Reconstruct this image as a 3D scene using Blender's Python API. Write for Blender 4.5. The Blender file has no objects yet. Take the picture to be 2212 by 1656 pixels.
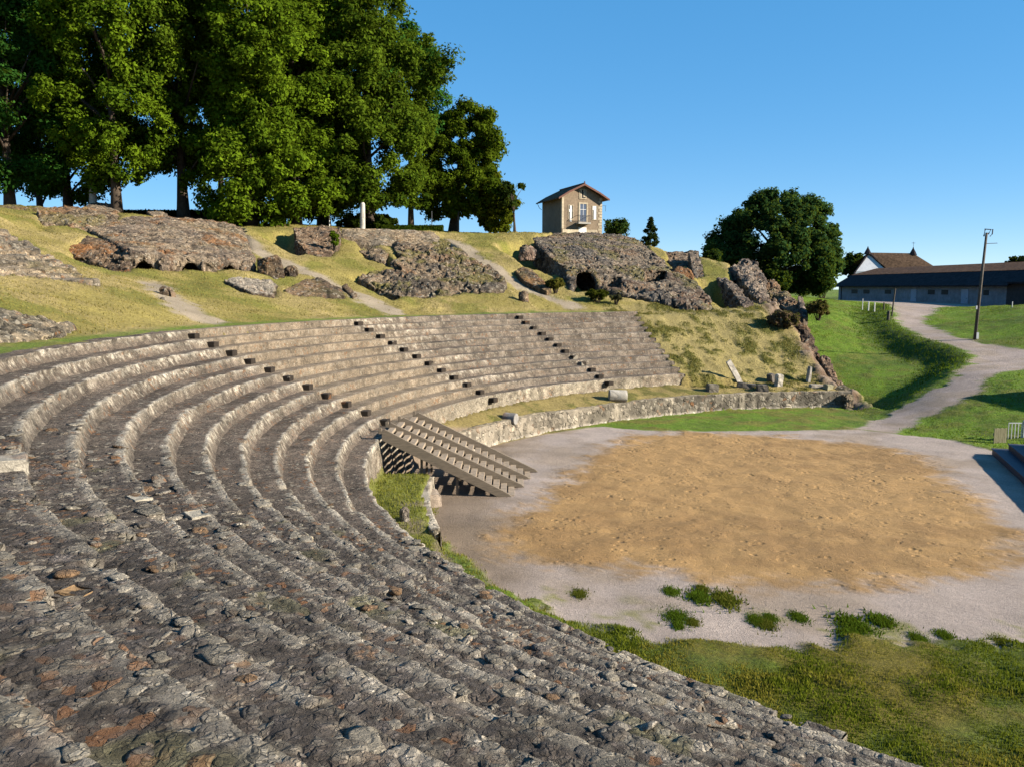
import math, random
import numpy as np
R0, STEP, RISE, Z0 = 24.52, 0.75, 0.31157, 1.945     # first seat radius, seat depth and height, first seat level
NROW = 12
ZTOP = Z0 + RISE*(NROW-1)
RTOP = R0 + STEP*(NROW-1)
CAM = np.array([-20.14, -27.498, 6.976])
PIT = -0.1116
FPX = 2650.57/1.4467          # focal length for a picture 2212 wide
CP, SP = math.cos(PIT), math.sin(PIT)

def at(x, y, t):
    """point at depth t (metres along world Y from the viewpoint) seen under picture angle x, y"""
    a = (x-1106)/FPX; b = -(y-828)/FPX
    v = np.array([a, CP - b*SP, SP + b*CP])
    return CAM + v*(t/v[1])
def at_z(x, y, z):
    a = (x-1106)/FPX; b = -(y-828)/FPX
    v = np.array([a, CP - b*SP, SP + b*CP])
    return CAM + v*((z-CAM[2])/v[2])

# ---------------------------------------------------------------- noise (numpy)
def _h(ix, iy, iz, s):
    n = (ix.astype(np.int64)*73856093) ^ (iy.astype(np.int64)*19349663) ^ (iz.astype(np.int64)*83492791) ^ (s*2654435761)
    n = (n ^ (n >> 13)) * 1274126177 & 0x7fffffff
    n = (n ^ (n >> 16)) * 668265263 & 0x7fffffff
    return ((n >> 8) & 0xffff)/65535.0
def vnoise(p, s=0):
    i = np.floor(p).astype(np.int64); f = p - i
    f = f*f*(3-2*f)
    out = 0
    for dx in (0,1):
        wx = f[:,0] if dx else 1-f[:,0]
        for dy in (0,1):
            wy = f[:,1] if dy else 1-f[:,1]
            for dz in (0,1):
                wz = f[:,2] if dz else 1-f[:,2]
                out = out + _h(i[:,0]+dx, i[:,1]+dy, i[:,2]+dz, s)*wx*wy*wz
    return out*2-1
def fbm(p, o=4, s=0, g=.5):
    a, f, r = 1., 1., 0
    for k in range(o):
        r = r + a*vnoise(p*f, s+k*17); a *= g; f *= 2.03
    return r
def worley(p, s=0):
    """distance to nearest and second nearest feature point, and the id hash of the nearest"""
    i = np.floor(p).astype(np.int64)
    d1 = np.full(len(p), 9.); d2 = np.full(len(p), 9.); idh = np.zeros(len(p))
    for dx in (-1,0,1):
        for dy in (-1,0,1):
            for dz in (-1,0,1):
                c = i + [dx,dy,dz]
                q = np.stack([c[:,0]+_h(c[:,0],c[:,1],c[:,2],s+1), c[:,1]+_h(c[:,0],c[:,1],c[:,2],s+2), c[:,2]+_h(c[:,0],c[:,1],c[:,2],s+3)], -1)
                d = np.sqrt(((p-q)**2).sum(-1)); hh = _h(c[:,0],c[:,1],c[:,2],s+4)
                m = d < d1
                d2 = np.where(m, d1, np.minimum(d2, d)); idh = np.where(m, hh, idh); d1 = np.where(m, d, d1)
    return d1, d2, idh
def sstep(a, b, x):
    t = np.clip((x-a)/(b-a), 0, 1); return t*t*(3-2*t)
def poly_sd(px, py, poly):
    """signed distance to a polygon, positive inside"""
    poly = np.asarray(poly, float); n = len(poly)
    d = np.full(px.shape, 1e9); ins = np.zeros(px.shape, bool)
    for k in range(n):
        ax, ay = poly[k][:2]; bx, by = poly[(k+1) % n][:2]
        ex, ey = bx-ax, by-ay
        t = np.clip(((px-ax)*ex+(py-ay)*ey)/(ex*ex+ey*ey+1e-12), 0, 1)
        d = np.minimum(d, np.hypot(px-ax-t*ex, py-ay-t*ey))
        c = ((ay > py) != (by > py)) & (px < (bx-ax)*(py-ay)/(by-ay+1e-12)+ax)
        ins ^= c
    return np.where(ins, d, -d)
def mix(a, b, t): return a*(1-t)[:,None] + b*t[:,None]
def line_d(px, py, pts):
    d = np.full(px.shape, 1e9)
    for (a, b) in zip(pts[:-1], pts[1:]):
        ex, ey = b[0]-a[0], b[1]-a[1]
        t = np.clip(((px-a[0])*ex+(py-a[1])*ey)/(ex*ex+ey*ey+1e-12), 0, 1)
        d = np.minimum(d, np.hypot(px-a[0]-t*ex, py-a[1]-t*ey))
    return d

# ---------------------------------------------------------------- the lie of the land
CTRL = np.array([(-8,13,0),(-6,18,0),(-3,14,0),(0,21,.0),(0,14,0.1),(-2.3,14,0),(3,18.3,1.0),(7,22.5,2.1),(2,22,.75),(2.6,28.5,1.75),(1.2,25,1.0),
    (2.6,32.5,2.5),(6.7,34.5,2.9),(6.2,26.5,2.1),(6.4,23.5,2.0),(10.6,26.5,2.35),(10.8,32.5,3.13),(12.3,42.5,4.0),(7.5,40.5,4.1),(2,40,4.1),(2.5,50,5.6),
    (7.9,47.5,5.75),(13.5,62.5,5.75),(21.1,60.5,4.93),(22,70,5.2),(17.8,42.5,4.5),(17.3,34.5,4.5),(21.7,42.5,5.4),(14.1,32.5,3.4),(6.1,18.5,1.6),
    (8,20.5,2.1),(2.2,14.5,.5),(.6,9.3,0),(-3,8,0),(3,9,.1),(12,20,2.4),(14,26,2.6),(10,12,1.2),(12,8,1.2),(14,0,1.2),(3,0,.0),(25,25,4.0),(30,40,5.6),(30,55,5.2),(40,50,5.2),(28,80,5.2),
    (10,90,5.6),(0,80,6.5),(45,90,5.2),(60,70,5.2),(60,40,5.2),(40,10,3.5),(-6,4,0),(20,100,5.2),(50,110,5.2),(0,110,5.5)], float)
def _tps():
    n = len(CTRL); P = CTRL[:,:2]/30
    d = np.sqrt(((P[:,None]-P[None])**2).sum(-1)); K = np.where(d > 0, d*d*np.log(d+1e-12), 0) + np.eye(n)*2e-4
    A = np.zeros((n+3, n+3)); A[:n,:n] = K; A[:n,n] = 1; A[:n,n+1:] = P; A[n,:n] = 1; A[n+1:,:n] = P.T
    return np.linalg.solve(A, np.concatenate([CTRL[:,2], [0,0,0]]))
_W = _tps()
def lawn_h(x, y):
    xx = np.clip(x, -12, 60)/30; yy = np.clip(y, -5, 110)/30
    out = _W[-3] + _W[-2]*xx + _W[-1]*yy
    for k in range(len(CTRL)):
        d2 = (xx-CTRL[k,0]/30)**2 + (yy-CTRL[k,1]/30)**2
        out = out + _W[k]*0.5*d2*np.log(d2+1e-12)
    out = out*sstep(6, 13, y + np.maximum(x-2, 0)*1.2)
    return np.clip(out, 0, 7)
def pod_r(th):            # radius of the low orchestra wall
    return 22.2 + np.maximum(0, th-2.3)*2.6
POD_A, POD_B = 1.575, 2.86
def theta(x, y):
    th = np.arctan2(y, x)
    return np.where(th < 0, th+2*np.pi, th)
BASES = [(285,590,48.6),(342,590,49.2),(440,582,51.5),(548,585,54),(190,512,57),(528,497,67),(272,588,47.6),(140,545,49.6),(188,514,53),(482,604,49.5),(590,640,47.3),
    (545,634,47),(614,640,50),(745,640,51.6),(868,648,55.5),(1000,628,58.6),(1083,630,60),(768,600,58.8),(668,552,61.6),(712,552,62.3),(737,520,69.5),(1230,630,64.3),(1306,630,64.3),
    (1420,652,62.4),(1545,666,62),(1150,580,69),(1062,540,72.5),(1512,622,69),(1622,662,63.5),(1640,662,65),(1524,600,73),(1428,560,82),(212,610,38),(0,612,33),(353,642,41.2),(577,590,53.3)]
_BP = np.array([at(*b) for b in BASES])
def corr(x, y):
    n = np.zeros_like(x); d = np.full_like(x, .35)
    for p, q in zip(_BP, _BD):
        w = np.exp(-((x-p[0])**2 + (y-p[1])**2)/(2*2.6**2)); n = n + w*q; d = d + w
    return n/d
def H(x, y, raw=False):
    x = np.asarray(x, float); y = np.asarray(y, float)
    r = np.hypot(x, y); th = theta(x, y)
    pr = np.array([0, 24.45, 24.5, 32.9, 35.2, 44., 57., 66., 80, 110, 160, 700])
    pz = np.array([0, 0, 0.6, ZTOP-.06, ZTOP+.02, 7.8, 12.0, 12.75, 12.4, 10., 8, 6.])
    hill = np.interp(r, pr, pz)
    hill = np.where((r > R0-.02) & (r < RTOP+.08), Z0+RISE*(r-R0)/STEP-.75, hill)
    # beyond the far end of the seats the slope runs on as grass
    gr = np.interp(r, [22.4, 24.5, 26.5, 33.2, 35.2], [.92, 1.25, 2.35, ZTOP-.15, ZTOP+.02])
    gr = gr + (Z0 - .20 + RISE*(np.clip(r, R0, RTOP)-R0)/STEP - gr)*sstep(1.78, 1.92, th)*(r > R0-.1)
    gm = th < 1.942 + np.clip((RTOP-r)/8.25, 0, 1)*.055
    hill = np.where(gm & (r < 35.2), np.where(r > 22.4, gr, 0), hill)
    # grass strip behind the low wall
    pr_ = pod_r(th)
    st = np.interp((r-pr_-.22)/(24.52-pr_-.22), [0, .02, 1], [.9, .9, 1.36])
    strip = (r > pr_+.2) & (r < R0) & (th > 1.5) & (th < POD_B)
    hill = np.where(strip & ~gm, st, hill)
    # remnant of the strip left of the wooden stairs
    rem = (r > 22.90) & (r < R0) & (th > 3.115) & (th < 3.50)
    hill = np.where(rem, np.interp(th, [3.12, 3.36, 3.47], [.80, .74, .10]), hill)
    n2 = np.stack([x*.16, y*.16, 0*x], -1).reshape(-1, 3)
    big = fbm(n2, 3, 5).reshape(x.shape)
    hill = hill + np.where(r > 35.5, big*.18*sstep(35.5, 42, r), 0)
    if not raw: hill = hill + np.where((r > 33.6) & (x < 3), corr(x, y)*sstep(33.8, 36.5, r), 0)
    cap = 11.9 - np.maximum(0, x+9.3)*.32
    hill = np.where((y > 44) & (x > -9.3), np.minimum(hill, np.where(y > 48, cap, hill*(48-y)/4 + np.minimum(cap, hill)*(y-44)/4)), hill)
    # the outer end of the hill: a broken edge running straight back
    xe = .15 + .5*fbm(np.stack([y*.35, 0*y+3, 0*y], -1).reshape(-1, 3), 3, 9).reshape(x.shape)
    w = .55 + np.clip(y-34, 0, 200)*.05
    m = sstep(xe-w, xe+w, x + 0*y)
    m = np.where(y < 0, np.where(r < 24.4, 1, 0), m)
    m = np.where((r < 22.3) & (y >= 0), 1, m)
    m = np.where(rem, 0, m)
    lw = lawn_h(x, y)
    lw = np.where((y > 9) & (y < 27), np.minimum(lw, .02 + np.maximum(0, x+2.2)*.23 + np.maximum(0, y-22)*.35), lw)
    z = hill*(1-m) + lw*m
    return z
_BD = _BP[:,2] - H(_BP[:,0], _BP[:,1], True)
FOOT = []                # footprints of the ruins: the ground dips under them
def Hd(x, y):
    z = H(x, y)
    for f in FOOT:
        f = np.asarray(f); m = (x > f[:,0].min()) & (x < f[:,0].max()) & (y > f[:,1].min()) & (y < f[:,1].max())
        if m.any(): z[m] -= 1.3*sstep(.05, .6, poly_sd(x[m], y[m], f))
    for f, dp in PITS:
        f = np.asarray(f); z = z - dp*sstep(-.25, .8, poly_sd(x, y, f))
    return z
def gp(x, y):
    """first point of the ground seen under picture angle x, y"""
    ts = np.concatenate([np.arange(6, 130, .15)])
    P = np.array([at(x, y, t) for t in ts])
    d = P[:,2] - H(P[:,0], P[:,1])
    k = np.argmax(d < 0) if (d < 0).any() else len(ts)-1
    return P[k], ts[k]
PITS = [([gp(*q)[0][:2] for q in pl], dp) for pl, dp in (
    ([(755,600),(800,590),(862,592),(866,640),(850,648),(800,625)], 1.6), ([(560,508),(632,500),(664,548),(640,549)], 1.1), ([(770,522),(800,518),(850,560),(790,556)], 1.0),
    ([(1068,530),(1130,522),(1180,530),(1222,590),(1190,592),(1130,572)], 1.7), ([(1508,606),(1552,604),(1608,664),(1560,664),(1526,640)], 1.9), ([(1575,600),(1600,596),(1645,655),(1628,656)], 1.5),
    ([(140,548),(205,520),(262,560),(262,585),(205,575)], 1.0), ([(66,478),(100,470),(118,505),(84,498)], .7), ([(480,606),(500,602),(548,632),(530,634)], .7), ([(1430,556),(1455,552),(1488,592),(1460,586)], 1.3), ([(548,572),(572,570),(590,590),(560,592)], .5), ([(1040,576),(1056,574),(1082,606),(1062,600)], .7), ([(1112,590),(1130,588),(1180,626),(1150,622)], .8), ([(1640,672),(1680,670),(1712,695),(1660,690)], .9))]
import bpy, bmesh
from mathutils import Vector, Matrix
scene = bpy.context.scene
COL = scene.collection
rng = np.random.default_rng(7)
random.seed(7)

# ---------------------------------------------------------------- mesh and object helpers
def make_mesh(name, V, F, col=None, smooth=False):
    me = bpy.data.meshes.new(name)
    V = np.asarray(V, np.float32)
    if isinstance(F, np.ndarray):
        n, k = F.shape
        me.vertices.add(len(V)); me.vertices.foreach_set('co', V.ravel())
        me.loops.add(n*k); me.loops.foreach_set('vertex_index', F.astype(np.int32).ravel())
        me.polygons.add(n); me.polygons.foreach_set('loop_start', np.arange(0, n*k, k, dtype=np.int32))
        me.update(calc_edges=True)
    else:
        me.from_pydata([tuple(map(float, v)) for v in V], [], F); me.update()
    if smooth: me.polygons.foreach_set('use_smooth', np.ones(len(me.polygons), bool))
    if col is not None: set_col(me, col)
    return me
def set_col(me, col):
    c = np.ones((len(me.vertices), 4), np.float32); c[:,:3] = np.clip(col, 0, 1)
    a = me.color_attributes.new('Col', 'FLOAT_COLOR', 'POINT'); a.data.foreach_set('color', c.ravel())
def obj(name, me, mat=None, parent=None):
    o = bpy.data.objects.new(name, me); COL.objects.link(o)
    if mat is not None and len(me.materials) == 0: me.materials.append(mat)
    if parent is not None: o.parent = parent
    return o
def empty(name, loc=(0,0,0), rz=0):
    o = bpy.data.objects.new(name, None); COL.objects.link(o); o.location = loc; o.rotation_euler = (0,0,rz); o.empty_display_size = .3
    return o
def tag(o, label=None, cat=None, group=None, kind=None):
    if label: o['label'] = label
    if cat: o['category'] = cat
    if group: o['group'] = group
    if kind: o['kind'] = kind
    return o
def grid_faces(n, m):
    i = np.arange((n-1)*(m-1)); a = i//(m-1)*m + i % (m-1)
    return np.stack([a, a+1, a+m+1, a+m], -1)
class MB:
    """collects boxes, tubes and sheets that become ONE mesh"""
    def __init__(s): s.V = []; s.F = []
    def add(s, V, F):
        b = len(s.V); s.V += [tuple(v) for v in V]; s.F += [tuple(b+i for i in f) for f in F]; return s
    def box(s, x0, x1, y0, y1, z0, z1, M=None):
        V = [Vector(p) for p in ((x0,y0,z0),(x1,y0,z0),(x1,y1,z0),(x0,y1,z0),(x0,y0,z1),(x1,y0,z1),(x1,y1,z1),(x0,y1,z1))]
        if M is not None: V = [M @ v for v in V]
        return s.add(V, [(0,3,2,1),(4,5,6,7),(0,1,5,4),(1,2,6,5),(2,3,7,6),(3,0,4,7)])
    def prism(s, poly, y0, y1, M=None):
        """polygon in x, z drawn out along y"""
        n = len(poly); V = [Vector((p[0], y0, p[1])) for p in poly] + [Vector((p[0], y1, p[1])) for p in poly]
        if M is not None: V = [M @ v for v in V]
        return s.add(V, [tuple(range(n)), tuple(range(2*n-1, n-1, -1))] + [(i, i+n, (i+1) % n + n, (i+1) % n) for i in range(n)])
    def tube(s, pts, rad, n=8):
        pts = [Vector(p) for p in pts]; rad = rad if hasattr(rad, '__len__') else [rad]*len(pts)
        V = []; F = []
        for i, p in enumerate(pts):
            d = (pts[min(i+1, len(pts)-1)] - pts[max(i-1, 0)]).normalized()
            a = d.cross(Vector((0,0,1)) if abs(d.z) < .9 else Vector((1,0,0))).normalized(); b = d.cross(a)
            for k in range(n):
                t = 2*math.pi*k/n; V.append(p + (a*math.cos(t) + b*math.sin(t))*rad[i])
        for i in range(len(pts)-1):
            for k in range(n): F.append((i*n+k, i*n+(k+1) % n, (i+1)*n+(k+1) % n, (i+1)*n+k))
        F.append(tuple(range(n-1, -1, -1))); F.append(tuple((len(pts)-1)*n+k for k in range(n)))
        return s.add(V, F)
    def build(s, name, mat, parent=None, col=None, smooth=False, bevel=0):
        me = make_mesh(name, s.V, s.F, smooth=smooth)
        bm = bmesh.new(); bm.from_mesh(me); bmesh.ops.recalc_face_normals(bm, faces=bm.faces)
        if bevel: bmesh.ops.bevel(bm, geom=[e for e in bm.edges if e.calc_face_angle(0) > .5], offset=bevel, segments=1, affect='EDGES', clamp_overlap=True)
        bm.to_mesh(me); bm.free()
        if col is not None: set_col(me, np.tile(np.array(col), (len(me.vertices), 1)))
        return obj(name, me, mat, parent)

# ---------------------------------------------------------------- materials
ALB = .66
class NT:
    def __init__(s, name):
        s.m = bpy.data.materials.new(name); s.m.use_nodes = True; s.t = s.m.node_tree; s.n = s.t.nodes; s.l = s.t.links
        s.b = s.n['Principled BSDF']; s.b.inputs['Specular IOR Level'].default_value = .25
    def new(s, typ, **k):
        o = s.n.new(typ)
        for a, v in k.items():
            if a in o.inputs: s.inp(o, a, v)
            else: setattr(o, a, v)
        return o
    def inp(s, node, a, v):
        if hasattr(v, 'links') or isinstance(v, bpy.types.NodeSocket): s.l.new(v, node.inputs[a])
        else: node.inputs[a].default_value = v
    def coord(s): return s.new('ShaderNodeNewGeometry').outputs['Position']
    def noise(s, vec, scale, detail=4, rough=.55):
        o = s.new('ShaderNodeTexNoise', Scale=scale, Detail=detail, Roughness=rough); s.l.new(vec, o.inputs['Vector']); return o.outputs['Fac']
    def voro(s, vec, scale, feature='F1', out='Distance', rnd=1.0):
        o = s.new('ShaderNodeTexVoronoi', feature=feature, Scale=scale); o.inputs['Randomness'].default_value = rnd
        s.l.new(vec, o.inputs['Vector']); return o.outputs[out]
    def math(s, op, a, b=0.0, clamp=False):
        o = s.n.new('ShaderNodeMath'); o.operation = op; o.use_clamp = clamp
        for i, v in ((0, a), (1, b)):
            if isinstance(v, bpy.types.NodeSocket): s.l.new(v, o.inputs[i])
            else: o.inputs[i].default_value = v
        return o.outputs[0]
    def rmap(s, v, a, b, c, d):
        o = s.n.new('ShaderNodeMapRange'); s.l.new(v, o.inputs[0])
        for i, x in enumerate((a, b, c, d)): o.inputs[i+1].default_value = x
        return o.outputs[0]
    def mix(s, fac, a, b, mode='MIX'):
        o = s.n.new('ShaderNodeMix'); o.data_type = 'RGBA'; o.blend_type = mode
        for i, v in ((0, fac), (6, a), (7, b)):
            if isinstance(v, bpy.types.NodeSocket): s.l.new(v, o.inputs[i])
            elif i == 0: o.inputs[i].default_value = v
            else: o.inputs[i].default_value = (*v, 1)
        return o.outputs[2]
    def attr(s, name, out='Color'):
        o = s.n.new('ShaderNodeAttribute'); o.attribute_name = name; return o.outputs[out]
    def scale_col(s, c, f):
        """multiply a colour by a float socket"""
        o = s.n.new('ShaderNodeVectorMath'); o.operation = 'SCALE'
        if isinstance(c, bpy.types.NodeSocket): s.l.new(c, o.inputs[0])
        else: o.inputs[0].default_value = c
        s.l.new(f, o.inputs['Scale']); return o.outputs[0]
    def bump(s, h, strength, dist, prev=None):
        o = s.new('ShaderNodeBump', Strength=strength, Distance=dist); s.l.new(h, o.inputs['Height'])
        if prev is not None: s.l.new(prev, o.inputs['Normal'])
        return o.outputs[0]
    def done(s, col, rough=.9, normal=None):
        g = s.n.new('ShaderNodeValue'); g.outputs[0].default_value = ALB; col = s.scale_col(col, g.outputs[0])
        s.inp(s.b, 'Base Color', col if isinstance(col, bpy.types.NodeSocket) else (*col, 1)); s.inp(s.b, 'Roughness', rough)
        if normal is not None: s.l.new(normal, s.b.inputs['Normal'])
        return s.m

def rock_mat(name, pebble=7.0, lo=.45, hi=1.5, bump=.04, fine=45, fleck=.12, grit=0):
    n = NT(name); p = n.coord(); base = n.attr('Col')
    warp = n.n.new('ShaderNodeVectorMath'); warp.operation = 'ADD'
    ns = n.new('ShaderNodeTexNoise', Scale=pebble*.9, Detail=2.0); n.l.new(p, ns.inputs['Vector'])
    sc = n.n.new('ShaderNodeVectorMath'); sc.operation = 'SCALE'; n.l.new(ns.outputs['Color'], sc.inputs[0]); sc.inputs['Scale'].default_value = .6/pebble
    n.l.new(p, warp.inputs[0]); n.l.new(sc.outputs[0], warp.inputs[1]); w = warp.outputs[0]
    cell = n.voro(w, pebble, 'F1', 'Color'); edge = n.voro(w, pebble, 'DISTANCE_TO_EDGE', 'Distance')
    sep = n.n.new('ShaderNodeSeparateColor'); n.l.new(cell, sep.inputs[0])
    msk = n.rmap(sep.outputs[1], .42, .6, 0, 1)
    var = n.math('ADD', 1, n.math('MULTIPLY', msk, n.math('SUBTRACT', n.rmap(sep.outputs[0], 0, 1, lo, hi), 1)))
    c = n.scale_col(base, var)
    c = n.scale_col(c, n.rmap(n.noise(p, fine, 5, .65), .3, .7, .7, 1.3))
    c = n.scale_col(c, n.rmap(n.noise(p, 1.3, 4, .6), .3, .72, .72, 1.3))
    c = n.scale_col(c, n.math('ADD', 1, n.math('MULTIPLY', msk, n.math('SUBTRACT', n.rmap(edge, 0, .06, .6, 1.0), 1))))
    gh = None
    if grit:
        gc = n.voro(w, grit, 'F1', 'Color'); gs = n.n.new('ShaderNodeSeparateColor'); n.l.new(gc, gs.inputs[0]); ge = n.voro(w, grit, 'DISTANCE_TO_EDGE', 'Distance')
        gk = n.math('MULTIPLY', n.rmap(gs.outputs[0], .45, .55, 0, 1), n.rmap(ge, .03, .12, 0, 1))
        c = n.scale_col(c, n.math('ADD', .86, n.math('MULTIPLY', gk, n.rmap(gs.outputs[1], 0, 1, -.25, .95)))); gh = n.math('MULTIPLY', gk, .55)
    # pale lichen flecks and rusty stains, which belong to the stone
    c = n.mix(n.rmap(sep.outputs[1], 1-fleck, 1-fleck*.5, 0, .5), c, (.43, .385, .31))
    c = n.mix(n.math('MULTIPLY', n.rmap(sep.outputs[2], .86, .93, 0, .6), n.rmap(n.noise(p, .9, 2), .5, .62, 0, 1)), c, (.26, .11, .035))
    h = n.math('ADD', n.math('MULTIPLY', n.rmap(edge, 0, .16, 0, 1), msk), n.math('MULTIPLY', n.noise(p, fine, 5, .7), .9)); h = n.math('ADD', h, n.math('MULTIPLY', n.noise(p, pebble*.8, 5, .65), .9))
    if gh is not None: h = n.math('ADD', h, gh)
    return n.done(c, .92, n.bump(h, 1, bump))
def ground_mat():
    n = NT('ground_cover'); p = n.coord(); base = n.attr('Col'); gr = n.attr('grass', 'Fac'); sand = n.attr('sand', 'Fac')
    f1 = n.noise(p, 9, 6, .72); f2 = n.noise(p, 42, 4, .7); f3 = n.noise(p, .55, 4, .6)
    f3 = n.math('ADD', n.math('MULTIPLY', n.math('SUBTRACT', n.rmap(f3, .3, .7, .80, 1.2), 1), n.rmap(sand, 0, 1, 1, .45)), 1)
    c = n.scale_col(base, f3)
    vg = n.rmap(f1, .3, .7, .45, 1.55)
    one = n.mix(gr, n.rmap(f1, .3, .7, .84, 1.16), vg)
    c = n.scale_col(c, one)
    c = n.scale_col(c, n.rmap(f2, .3, .7, .72, 1.28))
    # straw among the green, green among the straw
    c = n.mix(n.math('MULTIPLY', gr, n.rmap(n.noise(p, 2.4, 5, .75), .5, .72, 0, .55)), c, (.21, .17, .05))
    # hoof and foot prints trodden into the sand
    foot = n.voro(p, 2.9, 'F1', 'Distance'); dent = n.rmap(foot, .10, .30, 0, 1)
    patch = n.rmap(n.noise(p, .45, 3), .42, .6, 0, 1)
    h = n.math('ADD', n.math('MULTIPLY', f1, n.rmap(gr, 0, 1, .35, 1.0)), n.math('MULTIPLY', f2, .35))
    h = n.math('ADD', h, n.math('MULTIPLY', n.math('MULTIPLY', dent, patch), n.math('MULTIPLY', sand, .7)))
    sp = n.voro(p, 4.6, 'F1', 'Distance'); spc = n.n.new('ShaderNodeSeparateColor'); n.l.new(n.voro(p, 4.6, 'F1', 'Color'), spc.inputs[0])
    spk = n.math('MULTIPLY', n.math('MULTIPLY', n.rmap(sp, .07, .22, 1, 0), n.rmap(spc.outputs[0], .45, .6, 0, 1)), n.math('MULTIPLY', sand, n.rmap(n.noise(p, .8, 4), .42, .62, .15, 1)))
    c = n.mix(n.math('MULTIPLY', spk, .7), c, (.13, .075, .03)); h = n.math('SUBTRACT', h, n.math('MULTIPLY', spk, .5))
    # small stones on the gravel
    peb = n.voro(p, 17, 'F1', 'Distance'); pm = n.rmap(peb, .12, .25, 1, 0)
    pm = n.math('MULTIPLY', pm, n.math('SUBTRACT', 1, n.math('MAXIMUM', gr, n.math('MULTIPLY', sand, .6)), True))
    c = n.mix(n.math('MULTIPLY', pm, n.rmap(n.voro(p, 17, 'F1', 'Color'), .2, .9, 0, .5)), c, (.5, .47, .45))
    h = n.math('ADD', h, n.math('MULTIPLY', pm, .25))
    return n.done(c, .95, n.bump(h, 1, .09))
def plain(name, c, rough=.7, nscale=12, amt=.25, bump=.0, metal=0):
    n = NT(name); p = n.coord()
    col = n.scale_col(c, n.rmap(n.noise(p, nscale, 5, .65), .25, .75, 1-amt, 1+amt))
    col = n.scale_col(col, n.rmap(n.noise(p, nscale*.12, 3), .3, .7, 1-amt*.6, 1+amt*.6))
    n.b.inputs['Metallic'].default_value = metal
    return n.done(col, rough, n.bump(n.noise(p, nscale*2, 5, .6), 1, bump) if bump else None)
def leaf_mat(name, trans=.35):
    n = NT(name); c = n.attr('Col')
    d = n.n.new('ShaderNodeBsdfDiffuse'); t = n.n.new('ShaderNodeBsdfTranslucent'); m = n.n.new('ShaderNodeMixShader')
    g = n.n.new('ShaderNodeValue'); g.outputs[0].default_value = .72; c = n.scale_col(c, g.outputs[0]); n.l.new(c, d.inputs[0]); n.l.new(n.mix(.5, c, (.12, .16, .01)), t.inputs[0]); m.inputs[0].default_value = trans
    n.l.new(d.outputs[0], m.inputs[1]); n.l.new(t.outputs[0], m.inputs[2]); n.l.new(m.outputs[0], n.n['Material Output'].inputs[0])
    return n.m
def plank_mat(name, c, sx=1.5, sz=14):
    n = NT(name); p = n.coord(); mp = n.n.new('ShaderNodeMapping'); mp.inputs['Scale'].default_value = (sx, sx, sz); n.l.new(p, mp.inputs[0])
    g = n.noise(mp.outputs[0], 3, 5, .65)
    return n.done(n.scale_col(c, n.rmap(g, .25, .75, .6, 1.4)), .8, n.bump(g, 1, .006))
def tile_mat(name, c, ang=0.):
    n = NT(name); p = n.coord(); f = n.noise(p, 5, 4, .7); v = n.voro(p, 3.2, 'F1', 'Color')
    sep = n.n.new('ShaderNodeSeparateColor'); n.l.new(v, sep.inputs[0])
    col = n.scale_col(n.scale_col(c, n.rmap(sep.outputs[0], 0, 1, .7, 1.35)), n.rmap(f, .3, .7, .75, 1.25))
    w = n.n.new('ShaderNodeTexWave'); w.inputs['Scale'].default_value = 3.0; w.bands_direction = 'Z'; n.l.new(p, w.inputs[0])
    n.b.inputs['Specular IOR Level'].default_value = .05
    return n.done(col, .85, n.bump(n.math('ADD', w.outputs['Fac'], f), .7, .04))
M = dict(
    ground=ground_mat(), rock=rock_mat('rubble_masonry', grit=13), near=rock_mat('weathered_seat_rubble', 12, .68, 1.3, .026, 70, .08, 30),
    wall=rock_mat('dressed_stone', 3.0, .75, 1.25, .03, 40, .10), stone=rock_mat('stone_block', 1.5, .85, 1.15, .02, 30, .1),
    leaf=leaf_mat('leaves'), grass=leaf_mat('grass_blades', .3), bark=plain('bark', (.075, .055, .04), .95, 9, .5, .03),
    wood=plank_mat('grey_timber', (.185, .15, .112)), woodlight=plank_mat('pale_timber', (.34, .27, .20)), oldwood=plank_mat('old_boards', (.30, .27, .16), 12, 1.2),
    darkmetal=plain('dark_metal', (.05, .055, .07), .5, 8, .3), galv=plain('galvanised', (.62, .64, .66), .45, 10, .15, 0, .3),
    plaster=plain('ochre_plaster', (.25, .188, .13), .9, 3.5, .25, .02), tile2=tile_mat('house_roof_tiles', (.085, .055, .036)), shedwall=plain('limewash', (.27, .27, .30), .9, 2.2, .3, .02),
    shedwall2=plain('brown_boards', (.06, .05, .05), .9, 3, .3, .02), whitewash=plain('whitewash', (.78, .76, .72), .8, 5, .1, .01), gable=plain('pale_render', (.60, .62, .66), .9, 3, .12),
    quoin=plain('quoin_stone', (.50, .42, .30), .9, 4, .3, .03), tile=tile_mat('brown_tiles', (.15, .085, .05)), slate=tile_mat('dark_tiles', (.035, .03, .035)), ridge=tile_mat('weathered_tiles', (.15, .085, .05)),
    red=plain('red_paint', (.15, .06, .04), .7, 8, .25), white=plain('white_paint', (.80, .79, .76), .5, 6, .08), bluedoor=plain('grey_blue_paint', (.40, .44, .55), .6, 5, .15),
    dark=plain('dark_opening', (.012, .012, .014), .6, 4, .2), creos=plain('creosoted_pole', (.10, .085, .07), .9, 6, .35, .01),
    conc=plain('concrete', (.42, .40, .36), .9, 7, .2, .01), stage=plain('stage_paint', (.045, .045, .075), .6, 5, .2), hedge=None)
def glass_mat():
    n = NT('window_glass'); n.b.inputs['Specular IOR Level'].default_value = .6
    return n.done((.10, .12, .17), .08)
M['glass'] = glass_mat()
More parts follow.
